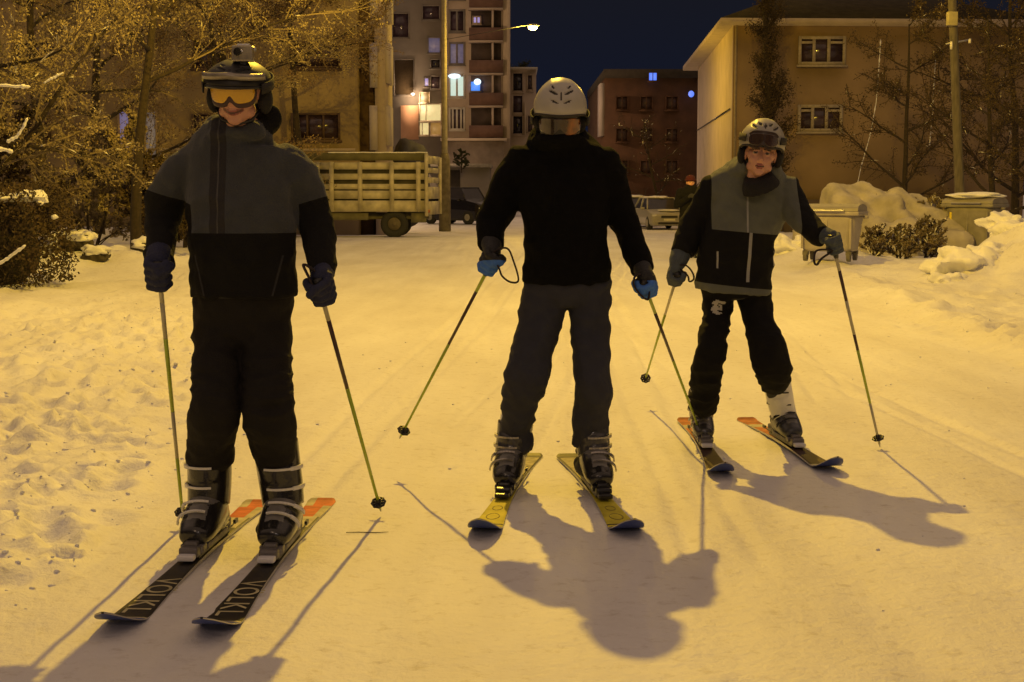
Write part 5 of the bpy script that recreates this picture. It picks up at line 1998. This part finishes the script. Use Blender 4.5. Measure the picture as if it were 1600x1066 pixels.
A_feet = [((-1.135, 5.30), (-0.16, -1.83)), ((-0.885, 5.29), (-0.14, -1.9))]
specA = dict(label='tall skier in a slate and black jacket, black helmet and yellow goggles, grinning',
             head=(A_C, A_M, 0.97), s=1.0, hs=1.14, seed=1, smile=True, group=None,
             torso=[(376, 190, 84, 5.34, .95), (375, 202, 100, 5.34, .85), (372, 216, 124, 5.35, .70), (370, 234, 154, 5.35, .60), (372, 262, 174, 5.34, .56), (376, 295, 174, 5.33, .6),
                    (378, 340, 168, 5.32, .66), (378, 390, 164, 5.32, .68), (379, 430, 166, 5.33, .68), (380, 464, 166, 5.33, .68)],
             hips=[(380, 450, 156, 5.34, .66), (379, 480, 158, 5.35, .66), (378, 510, 154, 5.36, .66), (378, 535, 140, 5.36, .6)],
             arms=[[(308, 254, 58, 5.35), (283, 274, 68, 5.36), (262, 308, 62, 5.37), (251, 345, 54, 5.36), (250, 380, 48, 5.28), (249, 412, 48, 5.20)],
                   [(434, 252, 58, 5.35), (459, 274, 68, 5.36), (481, 308, 64, 5.38), (493, 345, 54, 5.37), (501, 390, 48, 5.29), (504, 432, 46, 5.22)]],
             hands=handsA,
             legs=[[(342, 510, 82, 5.35), (340, 555, 78, 5.31), (337, 600, 76, 5.24), (335, 640, 78, 5.20), (331, 682, 74, 5.28), (328, 714, 76, 5.34)],
                   [(415, 510, 82, 5.35), (417, 555, 80, 5.31), (419, 600, 78, 5.24), (420, 645, 80, 5.20), (426, 682, 74, 5.27), (430, 718, 70, 5.33)]],
             feet=A_feet, cuts=[((0, 0, 1.155), (0, 0, 1)), ((-1.2, 0, 1.275), (0.3, 0, 1)), ((-0.70, 0, 1.275), (-0.3, 0, 1)), ((-1.035, 0, 0), (1, 0, 0)), ((-1.030, 0, 0), (1, 0, 0)),
                   ((-1.110, 0, 1.0), (1, 0, 0.25)), ((-1.103, 0, 1.0), (1, 0, 0.25)), ((-0.835, 0, 1.0), (1, 0, -0.25)), ((-0.828, 0, 1.0), (1, 0, -0.25)), ((-1.062, 0, 0), (1, 0, 0)), ((-1.005, 0, 0), (1, 0, 0)), ((-1.135, 0, 0), (1, 0, 0)), ((-0.765, 0, 0), (1, 0, 0))],
             tm=[TROUS_A], jm=[GREYJ, BLACKJ, mat('dark_placket', (0.022, 0.021, 0.024), 0.9, 0.1, 20, 0.3, 200), mat('zip_teeth', (0.045, 0.043, 0.04), 0.5)], jacket_mat=jmA,
             collar=[(px(413, 186, 5.38), (0.062, 0.055, 0.060)), (px(372, 198, 5.46), (0.105, 0.06, 0.06)), (px(337, 200, 5.38), (0.045, 0.05, 0.05)),
                     (px(372, 207, 5.26), (0.060, 0.045, 0.028)),
                     (px(390, 205, 5.27), (0.06, 0.04, 0.035)), (px(348, 210, 5.27), (0.05, 0.04, 0.035))],
             gm=[GLOVE_N, GLOVE_N])
PA, jkA = person('A', (-1.0, 5.3, 0), specA)
helmet('helmet', A_C + A_M @ Vector((0, 0.012, 0.035)), A_M, 1.03, [mat('black_helmet', (0.007, 0.006, 0.006), 0.5, 0.2, 20), BLACKP], PA, zk=0.60)
goggles(A_C, A_M, 1.0, 0.010, PA, mat('amber_lens', (0.72, 0.42, 0.015), 0.22, 0.08, 10, coat=0.5), mat('maroon_frame', (0.05, 0.022, 0.02), 0.4, 0.2, 30),
        mat('goggle_strap', (0.02, 0.018, 0.016), 0.8), rad=0.090, depth=0.108, half=0.98, hk=1.24)
vb = MB()                                                # silver band across the helmet front with shallow peak
vs_, fs_ = [], []
for i in range(25):
    a = -1.15 + 2.3 * i / 24
    for rr, dz in ((0.108, 0.0), (0.118, -0.002), (0.117, 0.018), (0.107, 0.021)):
        vs_.append(A_C + A_M @ Vector(((rr + 0.005) * math.sin(a), -(rr + 0.028) * math.cos(a) + 0.012, 0.060 + dz - 0.01 * abs(math.sin(a)))))
for i in range(24):
    for k in range(4):
        a, b = i * 4 + k, i * 4 + (k + 1) % 4
        fs_.append((a, b, b + 4, a + 4))
fs_ += [(0, 1, 2, 3), (99, 98, 97, 96)]
vb.add(vs_, fs_)
vb.build('helmet_band', mat('silver_band', (0.30, 0.27, 0.22), 0.35, 0.5, 14, metal=0.6), PA, True)
# action camera standing on the helmet
ccp = A_C + A_M @ Vector((0.032, -0.030, 0.134))
cam_o = empty('action_camera', tuple(ccp), R(-4), 'small silver action camera standing on top of the black helmet', 'camera')
k = MB()
k.bevbox((0, 0, 0), (0.036, 0.022, 0.028), 0.006)
k.build('housing', mat('clear_case', (0.40, 0.36, 0.27), 0.18, 0.25, 30, metal=0.4), cam_o, False, False)
k = MB()
k.tube([(-0.012, -0.021, 0.004), (-0.012, -0.034, 0.004)], 0.014, 20)
k.build('lens', mat('camera_lens', (0.01, 0.01, 0.012), 0.1, coat=1.0), cam_o, False, False)
k = MB()
k.bevbox((0, 0.0, -0.036), (0.010, 0.010, 0.012), 0.003)
k.bevbox((0, 0.0, -0.050), (0.030, 0.026, 0.006), 0.003)
k.build('mount', BLACKP, cam_o, False, False)
k = MB()
k.tube([(-0.02, 0, 0.030), (0.024, 0, 0.030)], 0.005, 10)
k.tube([(0.040, 0, 0.014), (0.045, 0, 0.014)], 0.008, 12)
k.build('button', STEEL, cam_o, False, False)


def schemeA(t, x, edge):
    if t > 0.90:
        return 1
    if 0.885 < t:
        return 4
    if t < 0.06:
        return 7 if x < 0.3 else 4
    if t < 0.17:
        return 7 if x > -0.45 else 4
    if t < 0.27:
        return 4 if abs(x) < 0.8 else 0
    return 0


def sk_mats(top, tip, extra, accent, bind, cover):
    return [top, tip, SKI_BASE, SKI_EDGE, extra, bind, cover, accent]


mA = sk_mats(SKI_BLACK, SKI_BLUE, SKI_CREAM, SKI_ORANGE, BIND_W, WHITEP)
skA = [ski((-1.065, 6.10), (-1.185, 4.18), 'black ski with cream lettering under the tall skier, the outer one by the verge', 'black skis of the tall skier', mA, schemeA, 0.805),
       ski((-0.80, 6.15), (-0.890, 4.14), 'black ski with cream lettering under the tall skier, the inner one nearer the street', 'black skis of the tall skier', mA, schemeA, 0.865)]
# lettering along the shovel
for (sk, L) in skA:
    cu = bpy.data.curves.new('lettering', 'FONT')
    cu.body = 'VÖLKL'
    cu.size = 0.105
    cu.extrude = 0.0004
    cu.align_x = 'CENTER'
    cu.align_y = 'CENTER'
    cu.space_character = 1.12
    to = bpy.data.objects.new('t', cu)
    COL.objects.link(to)
    bpy.context.view_layer.update()
    tm = bpy.data.meshes.new_from_object(to.evaluated_get(bpy.context.evaluated_depsgraph_get()))
    bpy.data.objects.remove(to)
    tm.name = 'lettering'
    tm.materials.clear()
    tm.materials.append(SKI_CREAM)
    tm.transform(Matrix.Translation((0.002, L * 0.757, 0.0185)) @ Matrix.Rotation(math.atan2(-0.0065, 0.4) * 0, 4, 'X') @ Matrix.Rotation(math.pi / 2, 4, 'Z') @ Matrix.Diagonal((1.12, 1.12, 1, 1)))
    for v in tm.vertices:
        t = v.co.y / L
        th = 0.006 + 0.010 * max(0, 1 - abs(t - 0.45) / 0.45)
        z = 0.004 * math.sin(math.pi * min(1, t / 0.87)) + (0.085 * ((t - 0.85) / 0.15) ** 1.8 if t > 0.85 else 0)
        v.co.z = z + th + 0.0008 + (0.0006 if v.co.z > 0.0185 else 0)
    link('lettering', tm, sk, False)


def boots_on(parent, sks, cens, legs, s, mats, h=0.30):
    for n_, ((sk, L), cen, leg) in enumerate(zip(sks, cens, legs)):
        T = wmat(sk)
        c = T @ Vector((0, cen, 0.032))
        d = T.to_3x3() @ Vector((0, 1, 0))
        ski_boot(parent, c, (d.x, d.y), px(leg[-1][0], leg[-1][1], leg[-1][3]), s, *mats, h=h, side=-1 if n_ == 0 else 1)


boots_on(PA, skA, (0.80, 0.86), specA['legs'], 1.12, (SHELLK, SHELLK, BUCKW, SHELLG), h=0.330)
GA, = ['poles of the tall skier']
ski_pole(handsA[0]['C'], A_T1, 'lime ski pole planted beside the verge in the tall skier\'s outer hand', 'ski poles of the tall skier',
         [(0, 0.08, 2), (0.08, 0.22, 2), (0.22, 0.52, 0), (0.52, 0.72, 2), (0.72, 1.0, 0)], rad=0.0085)
ski_pole(handsA[1]['C'], A_T2, 'lime ski pole planted on the street in the tall skier\'s inner hand', 'ski poles of the tall skier',
         [(0, 0.1, 2), (0.1, 0.40, 1), (0.40, 1.0, 0)], rad=0.0085,
         strap=[px(500, 432, 5.16), px(484, 418, 5.14), px(474, 414, 5.14), px(482, 432, 5.13), px(492, 448, 5.13)])

# ------------------------------------------------------------ the skier in the middle
B_C = px(875, 186, 6.30)
B_M = rotm(-2, 14, 1)
B_T1, B_T2 = (-0.52, 6.76, 0.165), (0.99, 7.62, 0.03)
handsB = [hand((768, 410), 6.20, B_T1, (767, 376, 6.30), -1, split=0.004, cuff=0.042),
          hand((1008, 448), 6.20, B_T2, (1002, 416, 6.32), 1, split=0.022, cuff=0.038)]
specB = dict(label='middle skier in an all black fleece jacket with silver helmet and high collar, skis apart',
             head=(B_C, B_M, 0.98), s=1.0, hs=1.08, seed=5, group=None,
             torso=[(873, 209, 84, 6.34, .98), (874, 222, 98, 6.37, .85), (876, 240, 138, 6.38, .62), (876, 262, 160, 6.38, .54), (880, 305, 146, 6.36, .62),
                    (884, 350, 134, 6.36, .68), (886, 400, 134, 6.36, .68), (886, 439, 138, 6.37, .66)],
             hips=[(886, 425, 128, 6.38, .68), (887, 450, 136, 6.39, .68), (887, 465, 134, 6.40, .62)],
             arms=[[(822, 250, 62, 6.38), (804, 278, 58, 6.39), (785, 315, 58, 6.40), (770, 348, 48, 6.38), (767, 368, 42, 6.32), (767, 384, 40, 6.28)],
                   [(934, 252, 60, 6.38), (950, 278, 56, 6.40), (963, 320, 52, 6.42), (981, 362, 44, 6.40), (992, 392, 40, 6.36), (1003, 422, 36, 6.30)]],
             hands=handsB,
             legs=[[(852, 462, 74, 6.39), (841, 512, 68, 6.35), (831, 560, 64, 6.29), (823, 592, 68, 6.27), (812, 622, 58, 6.31), (808, 660, 54, 6.38), (806, 700, 56, 6.42)],
                   [(921, 462, 70, 6.39), (922, 515, 61, 6.35), (922, 570, 60, 6.29), (925, 608, 63, 6.27), (923, 648, 57, 6.34), (922, 691, 59, 6.40)]],
             feet=[((0.005, 6.38), (-0.2, -1.6)), ((0.315, 6.36), (0.2, -1.6))], tm=[TROUS_B], jm=[FLEECE], jacket_mat=None,
             collar=[(px(874, 219, 6.31), (0.106, 0.115, 0.040)), (px(874, 222, 6.33), (0.128, 0.115, 0.045))],
             gm=[GLOVE_B, GLOVE_K])
PB, jkB = person('B', (0.15, 6.4, 0), specB)
HELW = mat('silver_helmet', (0.42, 0.40, 0.36), 0.38, 0.06, 16, coat=0.15)
helmet('helmet', B_C + B_M @ Vector((0, 0.012, 0.048)), B_M, 1.0, [HELW, mat('dark_vent', (0.03, 0.025, 0.02), 0.7)], PB)
def reflection_lens(x0, x1):
    """lens with reflections painted in: grey brown on one side, copper on the other"""
    m = mat('copper_reflection_lens', (0.03, 0.02, 0.015), 0.15, coat=0.6)
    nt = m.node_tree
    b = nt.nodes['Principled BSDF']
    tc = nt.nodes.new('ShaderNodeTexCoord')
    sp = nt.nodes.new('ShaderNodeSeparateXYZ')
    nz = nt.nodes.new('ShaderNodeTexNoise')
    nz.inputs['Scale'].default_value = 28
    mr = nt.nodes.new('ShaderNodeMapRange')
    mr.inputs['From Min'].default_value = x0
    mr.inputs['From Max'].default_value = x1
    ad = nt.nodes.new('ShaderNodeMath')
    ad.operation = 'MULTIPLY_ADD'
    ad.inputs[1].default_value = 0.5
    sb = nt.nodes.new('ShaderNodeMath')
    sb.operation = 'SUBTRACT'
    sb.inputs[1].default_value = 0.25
    rp = nt.nodes.new('ShaderNodeValToRGB')  # ramp paints reflected house lights into the lens colour
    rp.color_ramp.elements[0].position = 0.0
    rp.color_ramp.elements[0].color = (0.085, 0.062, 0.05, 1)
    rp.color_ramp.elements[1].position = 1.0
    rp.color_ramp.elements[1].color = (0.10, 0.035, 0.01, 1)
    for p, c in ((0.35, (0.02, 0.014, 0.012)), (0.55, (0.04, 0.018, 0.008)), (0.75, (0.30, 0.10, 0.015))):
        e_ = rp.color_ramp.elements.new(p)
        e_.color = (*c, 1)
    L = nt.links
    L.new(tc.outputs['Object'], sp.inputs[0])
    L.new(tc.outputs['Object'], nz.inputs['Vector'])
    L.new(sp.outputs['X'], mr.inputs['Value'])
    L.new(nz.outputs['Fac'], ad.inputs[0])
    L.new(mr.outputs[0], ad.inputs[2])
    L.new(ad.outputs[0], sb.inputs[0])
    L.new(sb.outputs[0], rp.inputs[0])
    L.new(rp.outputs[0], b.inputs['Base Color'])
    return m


goggles(B_C, B_M, 1.0, -0.012, PB, reflection_lens(B_C.x - 0.085, B_C.x + 0.085), BLACKP,
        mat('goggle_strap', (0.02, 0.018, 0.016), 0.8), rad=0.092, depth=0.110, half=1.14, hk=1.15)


def schemeB(t, x, edge):
    if t > 0.905:
        return 1
    if t > 0.875:
        return 4 if x > -0.2 else 7
    if 0.845 < t < 0.855:
        return 4
    if edge:
        return 4 if t < 0.5 else 0
    if t < 0.03:
        return 4
    if t < 0.30:
        return 7
    return 0


mB = sk_mats(SKI_YEL, SKI_BLUE, SKI_BLACK, SKI_DUST, BLACKP, BLACKP)
skB = [ski((0.095, 7.22), (-0.125, 5.42), 'yellow ski with dark blue tip under the middle skier, pointing towards the lettered skis', 'yellow skis of the middle skier', mB, schemeB, 0.86),
       ski((0.275, 7.18), (0.455, 5.40), 'yellow ski with dark blue tip under the middle skier, lying in the skier\'s shadow', 'yellow skis of the middle skier', mB, schemeB, 0.86)]
# ring emblem on the shovels
for (sk, L) in skB:
    for yy, rr in ((L * 0.78, 0.026), (L * 0.70, 0.02)):
        r_ = MB()
        pts = [(0.0 + rr * math.cos(a) * 1.0, yy + rr * 1.9 * math.sin(a), 0.0) for a in [2 * math.pi * k / 24 for k in range(25)]]
        t = yy / L
        zt = 0.004 * math.sin(math.pi * min(1, t / 0.87)) + 0.006 + 0.010 * max(0, 1 - abs(t - 0.45) / 0.45) - 0.0006
        r_.tube([(p[0], p[1], zt + 0.0002 - 0.0035 * 0 + (yy - p[1]) * 0.012) for p in pts], 0.0022, 6)
        r_.build('ring_mark', mat('olive_mark', (0.16, 0.13, 0.02), 0.4), sk, False, False)
boots_on(PB, skB, (0.86, 0.86), specB['legs'], 1.06, (SHELLK, SHELLG, BUCKM, WHITEP), h=0.25)
ski_pole(handsB[0]['C'], B_T1, 'lime ski pole with dark middle band, its tip lifted between the tall and middle skiers', 'ski poles of the middle skier',
         [(0, 0.13, 0), (0.13, 0.43, 1), (0.43, 1.0, 0)],
         strap=[px(770, 396, 6.18), px(792, 388, 6.16), px(803, 410, 6.15), px(810, 438, 6.15), px(798, 441, 6.14), px(785, 432, 6.14), px(780, 420, 6.15)])
ski_pole(handsB[1]['C'], B_T2, 'lime ski pole with dark middle band crossing before the smaller skier\'s leg', 'ski poles of the middle skier',
         [(0, 0.13, 0), (0.13, 0.43, 1), (0.43, 1.0, 0)],
         strap=[px(1006, 432, 6.18), px(994, 430, 6.16), px(990, 444, 6.15), px(1000, 460, 6.15), px(1012, 468, 6.16), px(1014, 452, 6.17)])

# ------------------------------------------------------------ the smaller skier on the right
C_C = px(1189, 240, 7.22)
C_M = rotm(-8, 3, 7)
C_T1, C_T2 = (0.80, 8.85, 0.165), (1.87, 7.42, 0.01)
handsC = [hand((1057, 434), 7.36, C_T1, (1064, 396, 7.40), -1, split=-0.3, cuff=0.046),
          hand((1302, 382), 7.08, C_T2, (1282, 367, 7.16), 1, split=-0.3, cuff=0.040)]


def jmC(p):
    x, z = p.x, p.z
    if 0.90 < x < 1.405 and z + 0.11 * (x - 1.12) < 0.835 and z > 0.5:
        return 0
    if 0.985 < x < 1.405:
        if z + 0.09 * (x - 1.12) > 1.105:
            return 2 if 1.150 < x < 1.159 and p.y < 7.3 and z < 1.36 else 0
        if 1.158 < x - 0.05 * (z - 1.0) < 1.174 and p.y < 7.3 and z > 0.86:
            return 2
        if (1.296 < x < 1.305 or 1.005 < x < 1.014) and 0.93 < z < 1.01 and p.y < 7.35:
            return 2
        return 1
    if x > 1.45:
        q = (p - px(1272, 362, 7.2)).length
        if q < 0.055 and math.sin((x * 0.8 + z * 0.5) * 190) > 0.72 and p.y < 7.2:
            return 2
    return 1


cutsC = [((1.12, 0, 0.835), (0.11, 0, 1)), ((1.12, 0, 1.105), (0.09, 0, 1)), ((0.985, 0, 0), (1, 0, 0)), ((1.405, 0, 0), (1, 0, 0)), ((1.150, 0, 0), (1, 0, 0)), ((1.159, 0, 0), (1, 0, 0)),
         ((1.158, 0, 1.0), (1, 0, -0.05)), ((1.174, 0, 1.0), (1, 0, -0.05)), ((1.296, 0, 0), (1, 0, 0)), ((1.305, 0, 0), (1, 0, 0)), ((1.005, 0, 0), (1, 0, 0)), ((1.014, 0, 0), (1, 0, 0))]


def tmC(p):
    c = px(1131, 489, 7.1)
    dx, dz = p.x - c.x, p.z - c.z
    if p.y < 7.32:
        if (dx / 0.030) ** 2 + (dz / 0.026) ** 2 < 1 and noise.noise(p * 60) > -0.35:
            return 1
        r = math.hypot(dx + 0.0, dz + 0.045)
        if 0.075 < r < 0.090 and dz > 0.0 and dx < 0.04:
            return 1
    return 0


specC = dict(label='smaller bare faced skier in a sage and black jacket, goggles pushed up on silver helmet',
             head=(C_C, C_M, 0.93), s=0.93, hs=0.93, seed=9, group=None,
             torso=[(1184, 256, 70, 7.34, .95), (1181, 268, 92, 7.37, .8), (1176, 287, 132, 7.40, .58), (1172, 308, 134, 7.40, .56), (1164, 338, 118, 7.39, .64),
                    (1155, 370, 114, 7.38, .68), (1150, 405, 117, 7.38, .68), (1147, 435, 119, 7.38, .68), (1145, 457, 121, 7.38, .68)],
             hips=[(1148, 438, 108, 7.39, .68), (1150, 458, 108, 7.40, .66)],
             arms=[[(1118, 292, 46, 7.40), (1102, 318, 46, 7.42), (1085, 348, 44, 7.44), (1073, 374, 38, 7.42), (1067, 396, 36, 7.40)],
                   [(1226, 294, 48, 7.40), (1240, 318, 48, 7.36), (1254, 342, 44, 7.28), (1270, 360, 38, 7.20), (1286, 370, 34, 7.14)]],
             hands=handsC,
             legs=[[(1122, 462, 50, 7.40), (1119, 500, 44, 7.36), (1112, 540, 50, 7.29), (1105, 575, 48, 7.30), (1101, 610, 46, 7.38), (1097, 638, 42, 7.46)],
                   [(1179, 462, 54, 7.40), (1185, 495, 47, 7.36), (1192, 522, 52, 7.30), (1202, 552, 58, 7.26), (1209, 578, 58, 7.30), (1207, 599, 44, 7.40)]],
             feet=[((1.0, 7.73), (0, -1.6)), ((1.40, 7.64), (0.15, -1.6))], tm=[BLACKJ, mat('silver_print', (0.42, 0.40, 0.34), 0.6)],
             cuts=cutsC, trouser_mat=tmC, jm=[SAGE, BLACKJ, mat('silver_trim', (0.30, 0.30, 0.28), 0.5, 0.1, 30)], jacket_mat=jmC,
             collar=[(px(1162, 262, 7.30), (0.045, 0.05, 0.06)), (px(1205, 268, 7.30), (0.05, 0.05, 0.045)), (px(1180, 262, 7.46), (0.09, 0.06, 0.07)),
                     (px(1150, 268, 7.34), (0.045, 0.05, 0.045))],
             gm=[GLOVE_G, GLOVE_G])
PC, jkC = person('C', (1.2, 7.4, 0), specC)
nk = MB()
nk.rings([(C_C + C_M @ Vector((0.0, 0.0, -0.112)), 0.135, 1.1), (C_C + C_M @ Vector((0.01, 0.01, -0.135)), 0.165, 1.05), (C_C + Vector((0.01, 0.03, -0.17)), 0.19, 0.95)])
me = remesh(nk, 'neck_warmer', 0.005, 3, cloth_fold(30, 4, 0.004), None, [mat('black_neck_warmer', (0.012, 0.011, 0.013), 0.95, 0.2, 40, 0.4)])
link('neck_warmer', me, PC)
helmet('helmet', C_C + C_M @ Vector((0, 0.020, 0.048)), C_M, 0.99, [mat('olive_silver_helmet', (0.34, 0.32, 0.26), 0.42, 0.12, 16), mat('dark_vent', (0.03, 0.025, 0.02), 0.7)], PC, 'w')
goggles(C_C, C_M, 0.98, 0.056, PC, mat('dark_lens', (0.05, 0.03, 0.02), 0.12, 0.3, 9, coat=0.7), mat('brown_frame', (0.035, 0.018, 0.012), 0.4), mat('goggle_strap', (0.02, 0.018, 0.016), 0.8),
        rad=0.094, depth=0.130, tilt=R(-6), half=0.82)


def schemeC(t, x, edge):
    if t > 0.88:
        return 1
    if t > 0.86:
        return 4
    if t < 0.13:
        return 7
    if t < 0.2:
        return 4
    if t < 0.45:
        return 7
    return 0


SKI_RUST = mat('ski_rust', (0.42, 0.13, 0.03), 0.6, 0.5, 14, spec=0.2)
mC = sk_mats(mat('ski_brown', (0.05, 0.028, 0.02), 0.6, 0.4, 9, spec=0.2), SKI_BLUE, SKI_CREAM, SKI_RUST, BIND_W, WHITEP)
skC = [ski((1.00, 8.38), (0.965, 6.60), 'short dark ski under the smaller skier, crossed by the middle skier\'s pole', 'short skis of the smaller skier', mC, schemeC, 0.80, 0.95),
       ski((1.335, 8.36), (1.50, 6.72), 'short dark ski with orange tail under the smaller skier\'s white topped boot', 'short skis of the smaller skier', mC, schemeC, 0.80, 0.95)]
boots_on(PC, skC[:1], (0.80,), specC['legs'][:1], 0.92, (SHELLG, SHELLG, BUCKM, SHELLK), h=0.27)
boots_on(PC, skC[1:], (0.80,), specC['legs'][1:], 0.97, (mat('grey_navy_shell', (0.045, 0.048, 0.062), 0.3, 0.1, 30), WHITEP, SHELLK, WHITEP), h=0.35)
ski_pole(handsC[0]['C'], C_T1, 'lime ski pole trailing behind the smaller skier, its tip above the snow', 'ski poles of the smaller skier',
         [(0, 0.3, 2), (0.3, 1.0, 0)], rad=0.0075,
         strap=[px(1058, 416, 7.34), px(1072, 415, 7.33), px(1082, 426, 7.33), px(1084, 436, 7.33), px(1077, 440, 7.33), px(1074, 430, 7.33)])
ski_pole(handsC[1]['C'], C_T2, 'lime and red ski pole planted at the far right by the smaller skier', 'ski poles of the smaller skier',
         [(0, 0.1, 2), (0.1, 0.25, 1), (0.25, 0.42, 2), (0.42, 0.5, 1), (0.5, 0.78, 0), (0.78, 1.0, 2)], rad=0.0085,
         strap=[px(1300, 392, 7.06), px(1284, 390, 7.04), px(1274, 394, 7.04), px(1272, 408, 7.04), px(1276, 414, 7.04), px(1284, 404, 7.05)])

# ------------------------------------------------------------ onlooker in the distance
Y = 29.3
O_C = px(1079, 285, Y)
b = MB()
OM = rotm(8, 2, 0)
head_shells(b, O_C, OM, 1.0)
b.tube([O_C + Vector((0, 0.02, -0.05)), O_C + Vector((0, 0.03, -0.16))], 0.055, 14)
g0 = gz(px(1079, 400, Y).x, Y)
ox = O_C.x
b.rings([(Vector((ox, Y, g0 + 1.36)), 0.26, .7), (Vector((ox, Y, g0 + 1.30)), 0.36, .6), (Vector((ox, Y, g0 + 1.1)), 0.36, .6), (Vector((ox, Y, g0 + 0.85)), 0.34, .65)], round_caps=(0.03, 0.03))
for sx in (-1, 1):
    b.rings([(Vector((ox + sx * 0.09, Y, g0 + 0.85)), 0.17, 1), (Vector((ox + sx * 0.10, Y - 0.03, g0 + 0.5)), 0.13, 1), (Vector((ox + sx * 0.11, Y, g0 + 0.12)), 0.10, 1)], round_caps=(0.04, 0.02))
    b.tube([(ox + sx * 0.11, Y + 0.05, g0 + 0.06), (ox + sx * 0.12, Y - 0.14, g0 + 0.05)], [0.045, 0.04], 10)
    sh_, el, hd = Vector((ox + sx * 0.20, Y, g0 + 1.30)), Vector((ox + sx * 0.26, Y - 0.05, g0 + 1.05)), Vector((ox + sx * 0.03, Y - 0.24, g0 + 1.22))
    b.tube([sh_, el], [0.055, 0.045], 10)
    b.tube([el, hd], [0.042, 0.030], 10)
    b.ell(el, (0.046,) * 3, n=10)
    for i in range(4):
        b.tube([hd + Vector((0, -0.01, 0.02 - 0.017 * i)), hd + Vector((-sx * 0.06, -0.03, 0.025 - 0.018 * i)), hd + Vector((-sx * 0.075, 0.0, 0.02 - 0.018 * i))], 0.009, 8)
    b.tube([hd, hd + Vector((-sx * 0.02, -0.02, 0.05))], 0.011, 8)
    b.ell(hd, (0.035, 0.03, 0.04), n=10)
PO = empty('person', (ox, Y, g0), 0, 'distant onlooker in dark clothes and a red knit hat standing near the parked cars', 'person')
me = remesh(b, 'body', 0.008, 2, None, head_mat(O_C, OM, 1.0), BODYM)
link('body', me, PO)
j = MB()
j.rings([(Vector((ox, Y + .02, g0 + 1.42)), 0.17, .9), (Vector((ox, Y, g0 + 1.36)), 0.32, .72), (Vector((ox, Y, g0 + 1.26)), 0.44, .62), (Vector((ox, Y, g0 + 1.0)), 0.42, .66), (Vector((ox, Y, g0 + 0.68)), 0.44, .68)], round_caps=(0.02, 0))
for sx in (-1, 1):
    sh_, el, hd = Vector((ox + sx * 0.20, Y, g0 + 1.30)), Vector((ox + sx * 0.27, Y - 0.05, g0 + 1.03)), Vector((ox + sx * 0.06, Y - 0.22, g0 + 1.20))
    j.tube([sh_, el], [0.085, 0.07], 12)
    j.tube([el, hd], [0.068, 0.05], 12)
    j.ell(el, (0.07,) * 3, n=10)
    j.ell(sh_, (0.085,) * 3, n=10)
me = remesh(j, 'jacket', 0.012, 3, cloth_fold(12, 3, 0.01), None, [BLACKJ])
link('jacket', me, PO)
t = MB()
for sx in (-1, 1):
    t.rings([(Vector((ox + sx * 0.09, Y, g0 + 0.86)), 0.20, 1), (Vector((ox + sx * 0.10, Y - 0.03, g0 + 0.5)), 0.17, 1), (Vector((ox + sx * 0.11, Y, g0 + 0.08)), 0.15, 1)], round_caps=(0.04, 0.0))
me = remesh(t, 'trousers', 0.012, 2, None, None, [BLACKJ])
link('trousers', me, PO)
for sx in (-1, 1):
    t = MB()
    t.rings([(Vector((ox + sx * 0.11, Y + 0.08, g0 + 0.05)), 0.10, 1), (Vector((ox + sx * 0.12, Y - 0.05, g0 + 0.055)), 0.11, .9), (Vector((ox + sx * 0.125, Y - 0.19, g0 + 0.045)), 0.09, .8)], round_caps=(0.02, 0.03))
    t.build('boot', BLACKP, PO, True)
h_ = MB()
h_.ell(O_C + Vector((0, 0.015, 0.065)), (0.098, 0.112, 0.085), n=18, jit=0.05)
h_.tube([O_C + Vector((0.1 * math.cos(a), 0.012 + 0.114 * math.sin(a), 0.045)) for a in [2 * math.pi * k / 20 for k in range(21)]], 0.016, 8)
h_.build('knit_hat', mat('red_wool', (0.07, 0.009, 0.013), 0.95, 0.2, 60, 0.5), PO, True, True)
